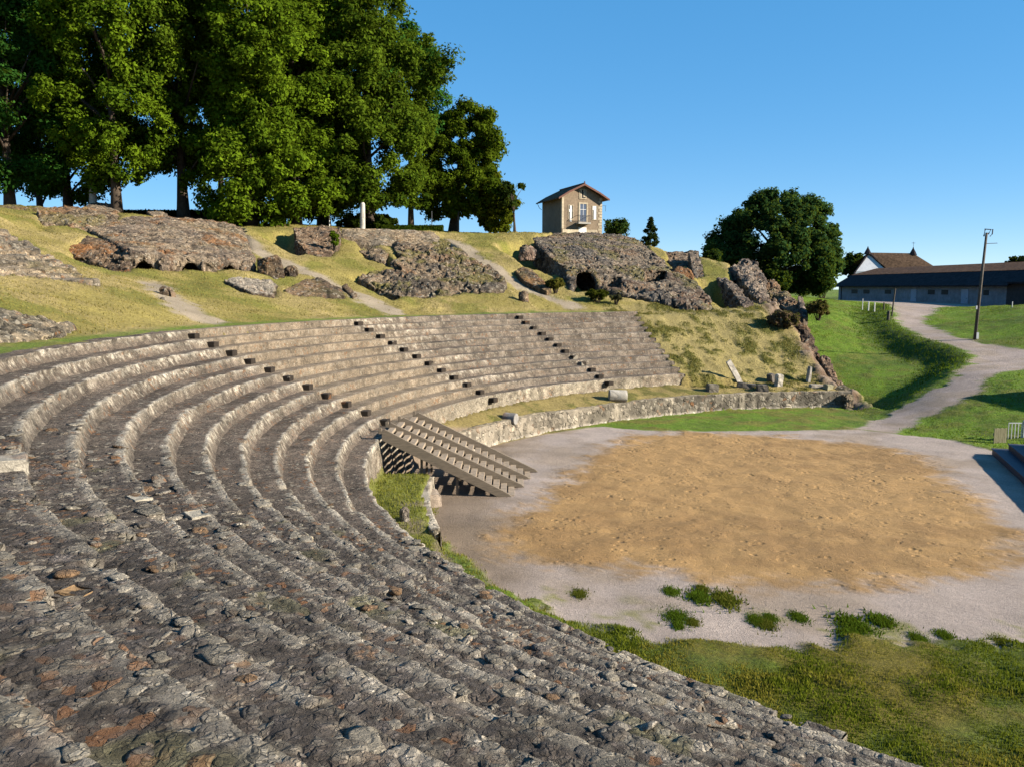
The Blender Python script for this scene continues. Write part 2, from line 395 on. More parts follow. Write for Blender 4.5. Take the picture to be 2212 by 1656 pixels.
# ---------------------------------------------------------------- rough stone bodies: hulls joined, hollowed, remeshed, weathered
def hull_bm(pts):
    bm = bmesh.new()
    for p in pts: bm.verts.new(p)
    r = bmesh.ops.convex_hull(bm, input=bm.verts)
    junk = list({e for e in r['geom_interior'] + r['geom_unused'] if isinstance(e, bmesh.types.BMVert)})
    if junk: bmesh.ops.delete(bm, geom=junk, context='VERTS')
    return bm
def join_hulls(hulls):
    V = []; F = []
    for pts in hulls:
        bm = hull_bm(pts); b = len(V); bm.verts.ensure_lookup_table(); bm.verts.index_update()
        V += [v.co[:] for v in bm.verts]; F += [tuple(b+v.index for v in f.verts) for f in bm.faces]; bm.free()
    return V, F
def hull2d(p):
    p = sorted({(round(float(a[0]), 4), round(float(a[1]), 4)) for a in p}); out = []
    for seq in (p, p[::-1]):
        h_ = []
        for q in seq:
            while len(h_) > 1 and (h_[-1][0]-h_[-2][0])*(q[1]-h_[-2][1])-(h_[-1][1]-h_[-2][1])*(q[0]-h_[-2][0]) <= 0: h_.pop()
            h_.append(q)
        out += h_[:-1]
    return out
def rock(name, label, cat, solids, cut=(), voxel=.16, amp=.12, light=(.30, .255, .20), dark=(.14, .115, .09), rust=.15, moss=.15, seed=1, group=None, mat='rock', freq=1.0, bands=None, top=None, dig=True):
    if dig:
        for s_ in solids: FOOT.append(hull2d(s_))
    V, F = join_hulls(solids)
    o = obj(name, make_mesh(name, V, F)); md = []
    m = o.modifiers.new('r', 'REMESH'); m.mode = 'VOXEL'; m.voxel_size = voxel
    cuts = []
    if len(cut):
        V2, F2 = join_hulls(cut); co = obj('cutter', make_mesh('cutter', V2, F2)); cuts.append(co)
        m2 = o.modifiers.new('b', 'BOOLEAN'); m2.operation = 'DIFFERENCE'; m2.object = co; m2.solver = 'FAST'
        m3 = o.modifiers.new('r2', 'REMESH'); m3.mode = 'VOXEL'; m3.voxel_size = voxel*.9
    dg = bpy.context.evaluated_depsgraph_get(); dg.update()
    me = bpy.data.meshes.new_from_object(o.evaluated_get(dg)); me.name = name
    o.modifiers.clear()
    for co in cuts: bpy.data.objects.remove(co)
    o.data = me
    n = len(me.vertices); P = np.empty(n*3, np.float32); me.vertices.foreach_get('co', P); P = P.reshape(-1, 3).astype(float)
    N = np.empty(n*3, np.float32); me.vertex_normals.foreach_get('vector', N); N = N.reshape(-1, 3)
    f1 = fbm(P*.55*freq, 4, seed); f2 = fbm(P*2.2*freq, 3, seed+7); d1, d2, ids = worley(P*2.6*freq, seed+9)
    rg1 = 1-np.abs(fbm(P*1.1*freq + 7, 3, seed+40)); e1, e2, eid = worley(P*6.0*freq, seed+11)
    disp = amp*(f1*1.15 + f2*.6 + (sstep(0, .25, d2-d1)*(ids-.3))*.75 - 1.1*sstep(.80, .98, rg1)) + .030*min(1, amp/.12)*(sstep(0, .3, e2-e1)*eid)
    me.vertices.foreach_set('co', (P + N*disp[:,None]).astype(np.float32).ravel()); me.update()
    lt = np.array(light)*np.array([.74, .655, .56]); dk = np.array(dark)*.72; c0 = .75+.5*eid
    c = mix(np.tile(lt, (n, 1)), np.tile(dk, (n, 1)), sstep(-.25, .45, f1*.7+f2*.5))
    c = c*(.75+.5*ids)[:,None]*c0[:,None]; c = mix(c, c*.5, sstep(.80, .98, rg1))
    steep = 1-np.clip(N[:,2], 0, 1)
    if rust: c = mix(c, np.tile([.21, .105, .045], (n, 1)), sstep(.15, .6, fbm(P*.4, 3, seed+20)+.3*f2)*rust*3*(1-.5*steep))
    if moss: c = mix(c, np.tile([.13, .115, .03], (n, 1)), sstep(.15, .6, fbm(P*.5+9, 3, seed+30)+.3*f2)*moss*3*np.clip(N[:,2], 0, 1))
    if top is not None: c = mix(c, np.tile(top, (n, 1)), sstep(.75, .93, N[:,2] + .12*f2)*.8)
    set_col(me, c); me.polygons.foreach_set('use_smooth', np.zeros(len(me.polygons), bool)); me.materials.append(M[mat])
    return tag(o, label, cat, group)
def hp(pts, drop):
    """points given by picture angle and depth, with their feet 'drop' metres below"""
    q = [at(*p) for p in pts]; return q + [p - np.array([0, 0, drop]) for p in q]
def arch(x, y0, y1, w, t0, t1):
    """hull of an arch-shaped hole running into the hill"""
    out = []
    for t in (t0, t1):
        for k in range(7):
            a = math.pi*k/6; p = at(x, y1, t); hw = w*.000546*t0; hh = (y1-y0)*.000546*t0
            out.append(p + np.array([math.cos(a)*hw, 0, math.sin(a)*hh]))
        out += [at(x, y1, t) + np.array([s*w*.000546*t0, 0, -1.2]) for s in (-1, 1)]
    return out
RU = 'ruined masonry on the hillside'
rock('ruined_vault', 'long sloping slab of ruined vault with three low arched openings on the left hillside', 'ruin',
     [hp([(190,492,57),(290,466,64),(400,470,66),(490,479,68),(528,497,67),(550,566,54),(440,556,51.5),(285,546,48.6)], 2.2),
      hp([(262,552,48.2),(285,556,48.8),(290,520,55)], 2.0), hp([(342,556,49.2),(385,560,50.3),(380,540,53)], 2.0), hp([(432,562,51),(472,564,51.8),(465,545,54)], 2.0), hp([(515,568,53.2),(548,570,54),(540,550,56)], 2.0)],
     [arch(312,563,596,26,46,52), arch(410,567,592,21,47,53.5), arch(494,571,596,20,49,55)], .125, .11, (.335,.29,.235), (.215,.165,.125), .30, .05, 3, RU)
rock('vault_end', 'dark broken rust-stained end of the long vault slab on the left hillside', 'ruin',
     [hp([(140,540,49.6),(188,512,53),(230,520,53),(285,556,48.9),(272,588,47.6),(215,575,48.2)], 2.2)], (), .12, .16, (.22,.17,.125), (.08,.055,.04), .45, .02, 5, RU)
rock('wall_fragment', 'pale crumbling wall fragment with brown left end above the long vault slab', 'ruin',
     [hp([(78,452,60),(150,447,63),(250,458,65),(262,470,64),(235,505,57.5),(150,512,56.5),(90,500,57.5)], 2.0)], (), .13, .15, (.34,.29,.225), (.17,.125,.085), .25, .2, 8, RU)
def blobrock(name, label, x, y, w, h, t, light=(.30,.26,.21), dark=(.13,.105,.085), seed=1, cat='rock', group=RU, amp=.09, rust=.1, voxel=None, deep=1.0, moss=.15):
    """a loose lump of masonry: picture box centre x, base y, width, height at depth t"""
    k = .000546*t; W_, H_ = w*k, h*k; p = at(x, y, t); rg = np.random.default_rng(seed*13+5)
    pts = []
    for a in np.linspace(0, 2*np.pi, 9)[:-1]:
        for zz, sc in ((-.6, 1.0), (.35*H_, .95), (.8*H_, .72), (H_, .4)):
            s = sc*(.82+.3*rg.random()); pts.append(p + np.array([math.cos(a)*W_/2*s, deep*.35*W_ + math.sin(a)*W_*.42*deep*s, zz*(.85+.25*rg.random()) if zz > 0 else zz]))
    return rock(name, label, cat, [pts], (), voxel or max(.05, W_/28), amp, light, dark, rust, moss, seed, group, dig=False)
blobrock('boulder', 'dark rounded lump of masonry under the right end of the long vault slab', 577, 590, 62, 36, 53.3, (.20,.155,.11), (.08,.06,.045), 11)
blobrock('boulder', 'small brown lump beside the gravel footpath right of the rounded dark lump', 625, 592, 34, 16, 54.3, (.24,.18,.13), (.10,.075,.055), 12)
blobrock('boulder', 'single dark squared rock on the dry grass below the long vault slab', 353, 642, 46, 25, 41.2, (.24,.19,.145), (.10,.08,.065), 13)
blobrock('boulder', 'tiny pale rock below the squared dark rock on the dry grass', 349, 655, 16, 11, 39.6, (.42,.38,.31), (.22,.19,.15), 14, amp=.04)
rock('wall_stub', 'low dark rubble stub with pale flat top between the footpaths on the dry slope', 'ruin',
     [hp([(482,604,49.5),(520,600,51),(585,604,52),(597,616,50.5),(590,640,47.3),(545,634,47)], 1.2)], (), .10, .10, (.25,.205,.16), (.11,.09,.07), .05, .2, 15, RU, top=(.36,.31,.25))
rock('wall_stub', 'low brown grooved stub of masonry beside the middle footpath, left of the big mossy slab', 'ruin',
     [hp([(614,622,50.5),(650,606,53.5),(690,600,55),(735,622,53.4),(745,640,51.6),(690,640,50.6),(620,638,49.3)], 1.2)], (), .11, .07, (.26,.195,.135), (.14,.105,.075), .05, .1, 16, RU)
rock('leaning_slab', 'narrow leaning slab at the right end of the brown grooved stub', 'ruin', [hp([(738,618,54),(748,612,54.6),(772,634,52.6),(762,642,51.8)], .9)], (), .08, .05, (.22,.17,.12), (.10,.08,.06), 0, 0, 17, RU)
rock('boulder', 'tall brown block of masonry with ivy on its right side below the big trees', 'ruin',
     [hp([(632,490,67.5),(690,487,70),(735,492,70.5),(728,530,65),(712,552,62.3),(668,552,61.6),(640,520,64)], 1.6)], (), .12, .15, (.255,.195,.145), (.13,.095,.07), .1, .03, 18, RU)
rock('plastered_wall', 'pale straight-topped plastered wall running behind the big mossy slab', 'ruin',
     [hp([(737,492,71.5),(840,494,73.5),(935,500,75),(952,514,74.5),(940,524,73),(820,530,69.5),(737,520,69.5)], 2.0)], (), .14, .05, (.40,.345,.265), (.27,.225,.17), .05, .05, 19, RU)
rock('ruined_slab', 'big mossy sloping slab of rubble with dark hollows on its left, mid hillside', 'ruin',
     [hp([(852,522,70.5),(905,516,73.5),(960,519,75),(992,540,72.5),(1092,604,62.5),(1083,628,60),(1000,626,58.6),(930,632,57.3),(868,646,55.5),(855,600,60)], 2.6),
      hp([(772,538,66.5),(815,534,68.5),(862,560,65),(868,575,62),(800,560,64)], 2.0), hp([(768,598,58.8),(800,588,61.2),(862,582,62),(872,615,58),(866,640,55.8),(812,622,57)], 2.6)],
     [hp([(820,526,64),(845,516,68),(866,544,66.5),(838,556,62)], 3)], .125, .20, (.285,.24,.185), (.135,.11,.085), .12, .28, 20, RU)
rock('leaning_slab', 'dark leaning slab at the left side of the right-hand footpath, by the big mossy slab', 'ruin', [hp([(1042,573,67),(1056,570,68),(1090,600,64),(1082,608,62.8),(1050,590,65)], 1.2)], (), .09, .07, (.25,.20,.15), (.10,.08,.06), .1, .1, 21, RU)
rock('leaning_slab', 'long ochre-edged leaning slab at the right side of the right-hand footpath', 'ruin', [hp([(1112,583,67.5),(1128,575,69),(1150,584,68.6),(1190,622,62.6),(1180,628,61.8),(1130,606,64.2)], 1.3)], (), .09, .08, (.30,.225,.13), (.12,.09,.06), .3, .1, 22, RU)
blobrock('boulder', 'small rock on the grass strip below the right-hand footpath', 1130, 640, 24, 13, 58.6, (.28,.23,.18), (.13,.11,.09), 23, amp=.05)
rock('ruined_mound', 'great mound of ruined masonry carrying the small house, with a dark arched opening', 'ruin',
     [hp([(1150,517,80),(1172,511,86),(1205,505,97.5),(1312,505,98),(1372,514,92),(1410,542,80),(1450,580,73),(1340,592,68.5),(1288,588,67),(1232,584,67),(1195,560,69),(1165,535,74)], 4.0),
      hp([(1283,592,67.5),(1380,585,69.5),(1452,578,73),(1500,608,69),(1530,640,64.2),(1545,664,62),(1500,662,61.2),(1420,648,62.4),(1340,634,63.6),(1296,622,64.6)], 2.6),
      hp([(1222,586,67),(1300,580,68),(1306,626,64.3),(1230,630,64.3)], 2.0)],
     [arch(1264,583,626,29,60.5,70), arch(1327,586,592,15,64.5,67.5), hp([(1395,578,66),(1440,578,68),(1440,586,72),(1395,588,70)], 1.0)], .13, .14, (.255,.225,.19), (.115,.10,.088), .10, .22, 24, RU)
blobrock('boulder', 'pinkish rounded rock in the shade left of the house mound', 1138, 548, 38, 18, 71.5, (.30,.23,.20), (.14,.11,.1), 25)
rock('broken_wall', 'broken wall with a straight top and dark left side behind the house mound', 'ruin',
     [hp([(1428,544,84),(1470,542,85),(1508,544,84),(1512,592,76),(1495,598,75),(1450,575,78)], 2.5)], (), .14, .12, (.25,.205,.17), (.10,.085,.07), .1, .02, 26, RU)
rock('masonry_pier', 'upright rough pier at the right end of the broken wall', 'ruin',
     [hp([(1487,543,79),(1506,541,80),(1524,600,73),(1500,606,71.5)], 2.5)], (), .10, .10, (.24,.21,.18), (.12,.10,.085), .0, .05, 27, RU)
blobrock('boulder', 'rust coloured lump of masonry between the house mound and the leaning slabs', 1475, 606, 66, 30, 71, (.26,.15,.085), (.13,.08,.05), 28, rust=.4, moss=0)
rock('leaning_slab', 'pale-edged leaning slab, the left one of the pair at the right end of the hill', 'ruin', [hp([(1546,600,72.2),(1570,596,72.4),(1626,656,64.2),(1606,667,62.8),(1580,625,67)], 3.4)], (), .12, .16, (.31,.27,.24), (.11,.095,.085), .05, .0, 29, RU)
rock('leaning_slab', 'tall thick leaning slab with bright rim, the right one of the pair at the right end of the hill', 'ruin', [hp([(1576,574,76),(1604,560,78),(1632,568,77.5),(1648,592,74.5),(1660,645,67.2),(1645,660,65.2),(1622,600,71.5)], 3.6)], (), .11, .18, (.33,.29,.26), (.12,.10,.09), .03, .0, 30, RU)
rock('broken_wall', 'low brown broken wall stepping down right of the leaning slabs', 'ruin', [hp([(1640,602,76),(1668,605,76),(1700,632,71),(1738,660,66),(1735,680,64),(1690,668,66),(1650,640,70)], 2.2)], (), .11, .22, (.30,.235,.175), (.13,.10,.075), .15, .15, 31, RU)
rock('masonry_pier', 'narrow upright slab standing by the brown bush at the edge of the lawn', 'ruin', [hp([(1722,640,66),(1734,640,66.5),(1745,684,62.5),(1735,688,62)], 1.5)], (), .07, .06, (.26,.22,.185), (.12,.10,.085), 0, 0, 32, RU)
# broken end of the hill, running down to the low wall
pts = []
for k in range(9):
    y0 = 22.6 + k*2.6; y1 = y0+3.0; zz = lambda yy: float(np.interp(yy, [22.4, 24.5, 26.5, 33.2, 36, 44, 52], [.98, 1.2, 2.2, 5.1, 5.3, 7.0, 9.4]))
    a0, a1 = -.30+.25*math.sin(k*2.3), .42+.22*math.sin(k*1.7+1)
    pts.append([np.array(p) for p in ((a0, y0, zz(y0)-.10), (a1, y0, zz(y0)-.45), (a0, y1, zz(y1)-.08), (a1, y1, zz(y1)-.45), (a0-.2, y0, -.3), (a1+.45, y0, -.4), (a0-.2, y1, -.3), (a1+.45, y1, -.3))])
rock('rubble_edge', 'crumbling reddish rubble edge where the grass slope breaks off beside the lawn', 'ruin', pts, (), .11, .20, (.29,.215,.165), (.15,.10,.07), .2, .12, 33, RU, dig=False)
rock('wall_end', 'jagged dark stone end of the low wall at the lawn', 'ruin', [hp([(1800,838,50.6),(1822,826,51.5),(1842,846,50.2),(1845,866,49.2),(1826,856,49.2)], 1.6)], (), .07, .09, (.22,.19,.15), (.08,.07,.055), .05, .1, 34, RU)
# left: remains of upper seats, and pale rubble at the ring path
lay = []
for k in range(9):
    xr = 212 - k*24 - (k % 2)*6; yy = 606 - k*13.2; t = 38.2 + k*1.0
    lay.append(hp([(-90, yy+2, t-4.4), (xr, yy, t), (xr-8, yy-4, t+1.3), (-90, yy-3, t-2.6)], 1.3))
rock('seat_remnant', 'stepped pale remnant of the upper seats at the left edge of the hillside', 'ruin', lay, (), .10, .07, (.40,.35,.275), (.25,.21,.16), .05, .12, 35, RU)
rock('rubble_bank', 'whitish rubble bank beside the grass ring path at the left edge', 'ruin',
     [[gp(a_, b_)[0] + np.array([0, 0, c_]) for a_, b_, c_ in ((-70,700,.25),(30,690,.35),(100,698,.3),(165,708,.1),(150,722,.1),(90,736,.08),(0,744,.1),(-70,748,.1))] + [gp(a_, b_)[0] - np.array([0, 0, 1.]) for a_, b_ in ((-70,690),(60,688),(165,706),(150,722),(90,736),(-70,748))]], (), .09, .12, (.47,.42,.335), (.21,.18,.135), .03, .2, 36, RU, dig=False)
rock('rubble_bank', 'low mossy bump of rubble at the foot of the trees, far left skyline', 'ruin', [hp([(-40,442,62),(60,444,64),(150,448,66),(120,456,62),(0,452,60)], 1.0)], (), .12, .12, (.26,.21,.11), (.13,.11,.05), .1, .4, 37, RU)
rock('rubble_mound', 'smooth pale mound under the trees behind the crumbling wall fragment', 'ruin', [hp([(172,450,68),(205,436,72),(240,440,73),(262,456,70),(215,458,66)], 1.5)], (), .12, .08, (.36,.31,.25), (.2,.165,.13), .05, .1, 38, RU)
rock('rubble_mound', 'small pale flat stone behind the top edge of the long vault slab', 'ruin', [hp([(318,458,69),(345,455,71),(362,462,69),(330,466,67)], 1.2)], (), .10, .06, (.36,.31,.25), (.22,.18,.14), 0, .1, 39, RU)

# ---------------------------------------------------------------- ground
def wpoly(px, z=None):
    return [(at_z(x, y, z) if z is not None else gp(x, y)[0])[:2] for x, y in px]
SAND = wpoly([(1135,1120),(1080,1160),(1095,1195),(1180,1215),(1300,1215),(1420,1235),(1560,1262),(1750,1258),(1950,1250),(2100,1240),(2185,1210),(2195,1180),(2140,1110),(2050,1040),(1990,995),(1930,968),(1700,945),(1500,936),(1385,940),(1300,985),(1230,1035),(1165,1090)], 0)
PATH = wpoly([(1846,925),(1900,901),(1990,857),(2060,817),(2100,788),(2108,770),(2080,754),(2000,730),(1955,708),(1938,690),(1934,672),(1930,662)]) + [(24,74),(30,112),(36,112),(40,60),(24.5,60)] \
     + wpoly([(2020,674),(1994,688),(2006,704),(2050,723),(2100,737),(2210,756)]) + [(22,29),(16,22.5)] + wpoly([(2190,800),(2150,808),(2125,825),(2110,845),(2060,872),(1990,903),(1932,935)])
GRASS_NEAR = wpoly([(1060,1275),(1160,1305),(1250,1342),(1340,1375),(1420,1388),(1520,1388),(1600,1396),(1760,1398),(1850,1388),(1960,1400),(2080,1392),(2212,1395)], 0) + [(-2,-16),(-2,-40),(-30,-40),(-28,-20)]
GRASS_FAR = wpoly([(1300,921),(1400,930),(1560,931),(1700,929),(1850,926)], 0) + [(-1,23),(-8,24),(-14,18.2),(-16.4,15.6)]
ARENA = wpoly([(1060,962),(1170,938),(1300,921),(1400,930),(1560,931),(1700,929),(1850,926),(1935,936),(2060,952),(2140,972)], 0) + [(4,6),(8,-20),(-4,-30),(-18,-26),(-26,-10),(-26,4),(-22,9)]
GRAVELSLOPE = [wpoly([(500,490),(520,512),(560,545),(640,580),(700,605),(760,632),(800,650),(850,676)]), wpoly([(985,525),(1030,560),(1090,598),(1150,630),(1190,645),(1240,662)]), wpoly([(330,615),(370,650),(420,682),(450,690)])]
def axis(a, b, fine, grow_lo, grow_hi, lo, hi, mid):
    c = [a]
    while c[-1] < b: c.append(c[-1]+fine)
    d = fine
    while c[-1] < hi: d = min(d*1.06, mid if c[-1] < grow_hi else 1e9); c.append(c[-1]+d)
    d = fine
    while c[0] > lo: d = min(d*1.06, mid if c[0] > grow_lo else 1e9); c.insert(0, c[0]-d)
    return np.array(c)
gx = axis(-27, 9, .17, -85, 60, -650, 650, .42)
gy = axis(-24, 26, .17, -40, 112, -120, 900, .42)
GX, GY = np.meshgrid(gx, gy, indexing='ij'); sh = GX.shape
X = GX.ravel(); Y = GY.ravel(); r = np.hypot(X, Y); th = theta(X, Y)
Z = Hd(X, Y)
P2 = np.stack([X, Y, 0*X], -1)
n1 = fbm(P2*.22, 4, 21); n2 = fbm(P2*1.1, 4, 31); n3 = fbm(P2*3.3, 3, 41)
sd_s = poly_sd(X, Y, SAND) + .55*n2 + .25*n3; sand = np.clip(sstep(-1.0, .45, sd_s + .35*fbm(P2*6, 2, 51)) , 0, 1)
sd_p0 = poly_sd(X, Y, PATH); sd_p = sd_p0 + .28*n2 + .18*n3; path = sstep(-.2, .15, sd_p)
sd_n = poly_sd(X, Y, GRASS_NEAR) + .35*n2 + .25*n3; gnear = sstep(-.25, .15, sd_n)
sd_f = poly_sd(X, Y, GRASS_FAR) + .18*n2 + .1*n3; gfar = sstep(-.15, .12, sd_f)*(r < 22.5)
sd_a = poly_sd(X, Y, ARENA); arena = sstep(-.1, .1, sd_a)*(1-gnear)*(1-gfar)
RIM = wpoly([(838,1080),(905,1128),(970,1180),(1034,1232),(1096,1280),(1168,1314),(1256,1350),(1180,1400),(1000,1290),(880,1200),(800,1110)], 0)
rim_green = sstep(-.12, .16, poly_sd(X, Y, RIM) + .16*n2 + .1*n3)
arena = arena*(1-.85*rim_green)*(1-((r > 22.80) & (r < 24.6) & (th > 3.1) & (th < 3.47)))
bare = np.zeros(len(X))
for k, L in enumerate(GRAVELSLOPE):
    d = line_d(X, Y, L) + .35*n2 + .2*n3; bare = np.maximum(bare, sstep(1.05 if k < 2 else .85, .55, d)*.95)
hillm = (Z > 2.2) & ((X < .6) | (th > 1.97)) & (r > 24)
# dry hill grass, green lawn
dry = np.array([.275, .225, .065]); drier = np.array([.345, .27, .105]); grn = np.array([.080, .140, .010]); lgrn = np.array([.125, .215, .010]); olive = np.array([.15, .155, .022])
c = mix(np.tile(dry, (len(X), 1)), np.tile(drier, (len(X), 1)), sstep(-.1, .5, n1+.4*n2))
c = mix(c, np.tile(olive, (len(X), 1)), sstep(-.05, .5, fbm(P2*.35, 4, 77)+.3*n3)*.8)
ring = sstep(.9, .2, np.abs(r-34.0)+.35*n2)*(th > 1.85)
c = mix(c, np.tile(grn*1.35, (len(X), 1)), ring*.85)
# grassy slope at the far end is duller and patchier
es = (th < 1.97) & (th > 1.4) & (r < 36) & (r > 22.2) & (X < .5)
c = np.where(es[:,None], mix(np.tile(np.array([.29, .235, .09]), (len(X), 1)), np.tile(np.array([.125, .125, .025]), (len(X), 1)), sstep(-.15, .5, n2*.7+.5*n1+.45*n3)), c)
lawn = np.maximum(sstep(.0, .9, X - .4 + .3*n2)*(Y > 8), (r < 22.3)*(Y > 9)*1.0)
far_edge = sstep(60, 100, r)
lc = mix(np.tile(lgrn, (len(X), 1)), np.tile(grn, (len(X), 1)), sstep(-.2, .45, n1+.5*n2))
lc = mix(lc, np.tile(olive*1.1, (len(X), 1)), sstep(.1, .6, n2+.3*n1)*.6)
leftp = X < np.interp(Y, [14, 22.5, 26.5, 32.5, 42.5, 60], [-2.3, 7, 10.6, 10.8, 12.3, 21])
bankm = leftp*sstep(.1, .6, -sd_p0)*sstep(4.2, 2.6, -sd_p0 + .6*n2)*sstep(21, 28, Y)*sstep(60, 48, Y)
lc = mix(lc, np.tile(np.array([.055, .098, .009]), (len(X), 1)), bankm*.8)  # bank darkened: long coarse grass, and the slope's shade put into the colour
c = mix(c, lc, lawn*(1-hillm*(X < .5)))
nearc = mix(np.tile(np.array([.10, .135, .014]), (len(X), 1)), np.tile(np.array([.17, .14, .02]), (len(X), 1)), sstep(-.25, .35, n1*.8+n2*.6))
flat = (r < 24.4) & (Y < 8)
c = np.where(flat[:,None], nearc, c)
c = mix(c, mix(np.tile(lgrn*.9, (len(X), 1)), np.tile(olive, (len(X), 1)), sstep(-.2, .5, n2+.4*n1)), gfar)
c = mix(c, np.tile(lgrn, (len(X), 1)), rim_green*.9)
strip = (r > 22.3) & (r < 24.6) & (th > 1.55) & (th < 2.9) & (Y > 0)
c = np.where(strip[:,None], mix(np.tile(np.array([.27, .21, .075]), (len(X), 1)), np.tile(np.array([.13, .12, .025]), (len(X), 1)), sstep(0, .5, n2)), c)
remn = (r > 22.6) & (r < 24.6) & (th > 3.1) & (th < 3.55)
c = np.where(remn[:,None], mix(np.tile(np.array([.16, .175, .03]), (len(X), 1)), np.tile(np.array([.2, .17, .1]), (len(X), 1)), sstep(.3, .8, n2+.1)), c)
gravel = np.array([.405, .335, .295]); gravel2 = np.array([.34, .27, .215]); sandc = np.array([.40, .245, .10]); sand2 = np.array([.325, .195, .080]); earth = np.array([.20, .145, .095])
ac = mix(np.tile(gravel, (len(X), 1)), np.tile(gravel2, (len(X), 1)), sstep(-.1, .6, n1+.4*n2))
left = sstep(-19.3, -21.3, X + .7*n2)*sstep(-14, -9, Y)       # bare earth in front of the stairs
ac = mix(ac, np.tile(earth, (len(X), 1)), left*.8)
ac = mix(ac, np.tile(olive*1.3, (len(X), 1)), sstep(.25, .6, n2+.4*n3)*sstep(1.6, .3, np.abs(sd_n+.3))*.7*(X < -9))
sc = mix(np.tile(sandc, (len(X), 1)), np.tile(sand2, (len(X), 1)), sstep(-.15, .5, n1*.5+n2*.7))
ac = mix(ac, sc, sand)
c = mix(c, ac, arena)
pc = mix(np.tile(np.array([.38, .31, .275]), (len(X), 1)), np.tile(gravel2, (len(X), 1)), sstep(-.2, .5, n2))
c = mix(c, pc, path*(1-arena))
c = mix(c, np.tile(np.array([.33, .27, .20]), (len(X), 1)), bare)
# crumbling earth along the outer edge of the hill
edge = sstep(1.5, .3, np.abs(X+.1 + .6*n2))*(Y > 21)*(Y < 48)
c = mix(c, mix(np.tile(np.array([.15, .095, .06]), (len(X), 1)), np.tile(np.array([.27, .20, .15]), (len(X), 1)), sstep(-.2, .3, n3)), edge)
grassy = (1-arena)*(1-path)*(1-bare)*(1-edge*.7)
# relief
Z = Z - leftp*(X > .8)*.75*sstep(.3, 3.0, -sd_p0)*sstep(15, 23, Y)*sstep(62, 50, Y)*(1-arena)
Z = Z + grassy*(n3*.030 + n2*.035)*np.where(r > 36, 1.6, 1) + arena*(n2*.012 + n3*.008) + sand*arena*(n3*.018)
Z = Z + es*(n3*.05) + edge*(n3*.16 + n2*.15)
Z = Z + gnear*flat*.07 + rim_green*.05
kerbside = sstep(-.5, -.2, sd_p)*0
V = np.stack([X, Y, Z], -1)
F = grid_faces(*sh)
F = F[:, ::-1]
fm = lambda a: a[F].mean(1)
kind = np.zeros(len(F), int)
kind[fm(path*(1-arena)) > .5] = 1
kind[fm(arena) > .5] = 2
kind[(fm(arena*sand) > .5)] = 3
kind[(fm(bare) > .5) & (kind == 0)] = 4
for k, nm in enumerate(['ground', 'gravel_path', 'arena_floor', 'sand', 'footpath']):
    f = F[kind == k]; u, inv = np.unique(f, return_inverse=True)
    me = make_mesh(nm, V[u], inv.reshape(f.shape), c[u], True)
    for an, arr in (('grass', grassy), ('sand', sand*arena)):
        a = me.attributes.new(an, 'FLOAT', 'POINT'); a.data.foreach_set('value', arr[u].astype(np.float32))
    tag(obj(nm, me, M['ground']), kind='structure')

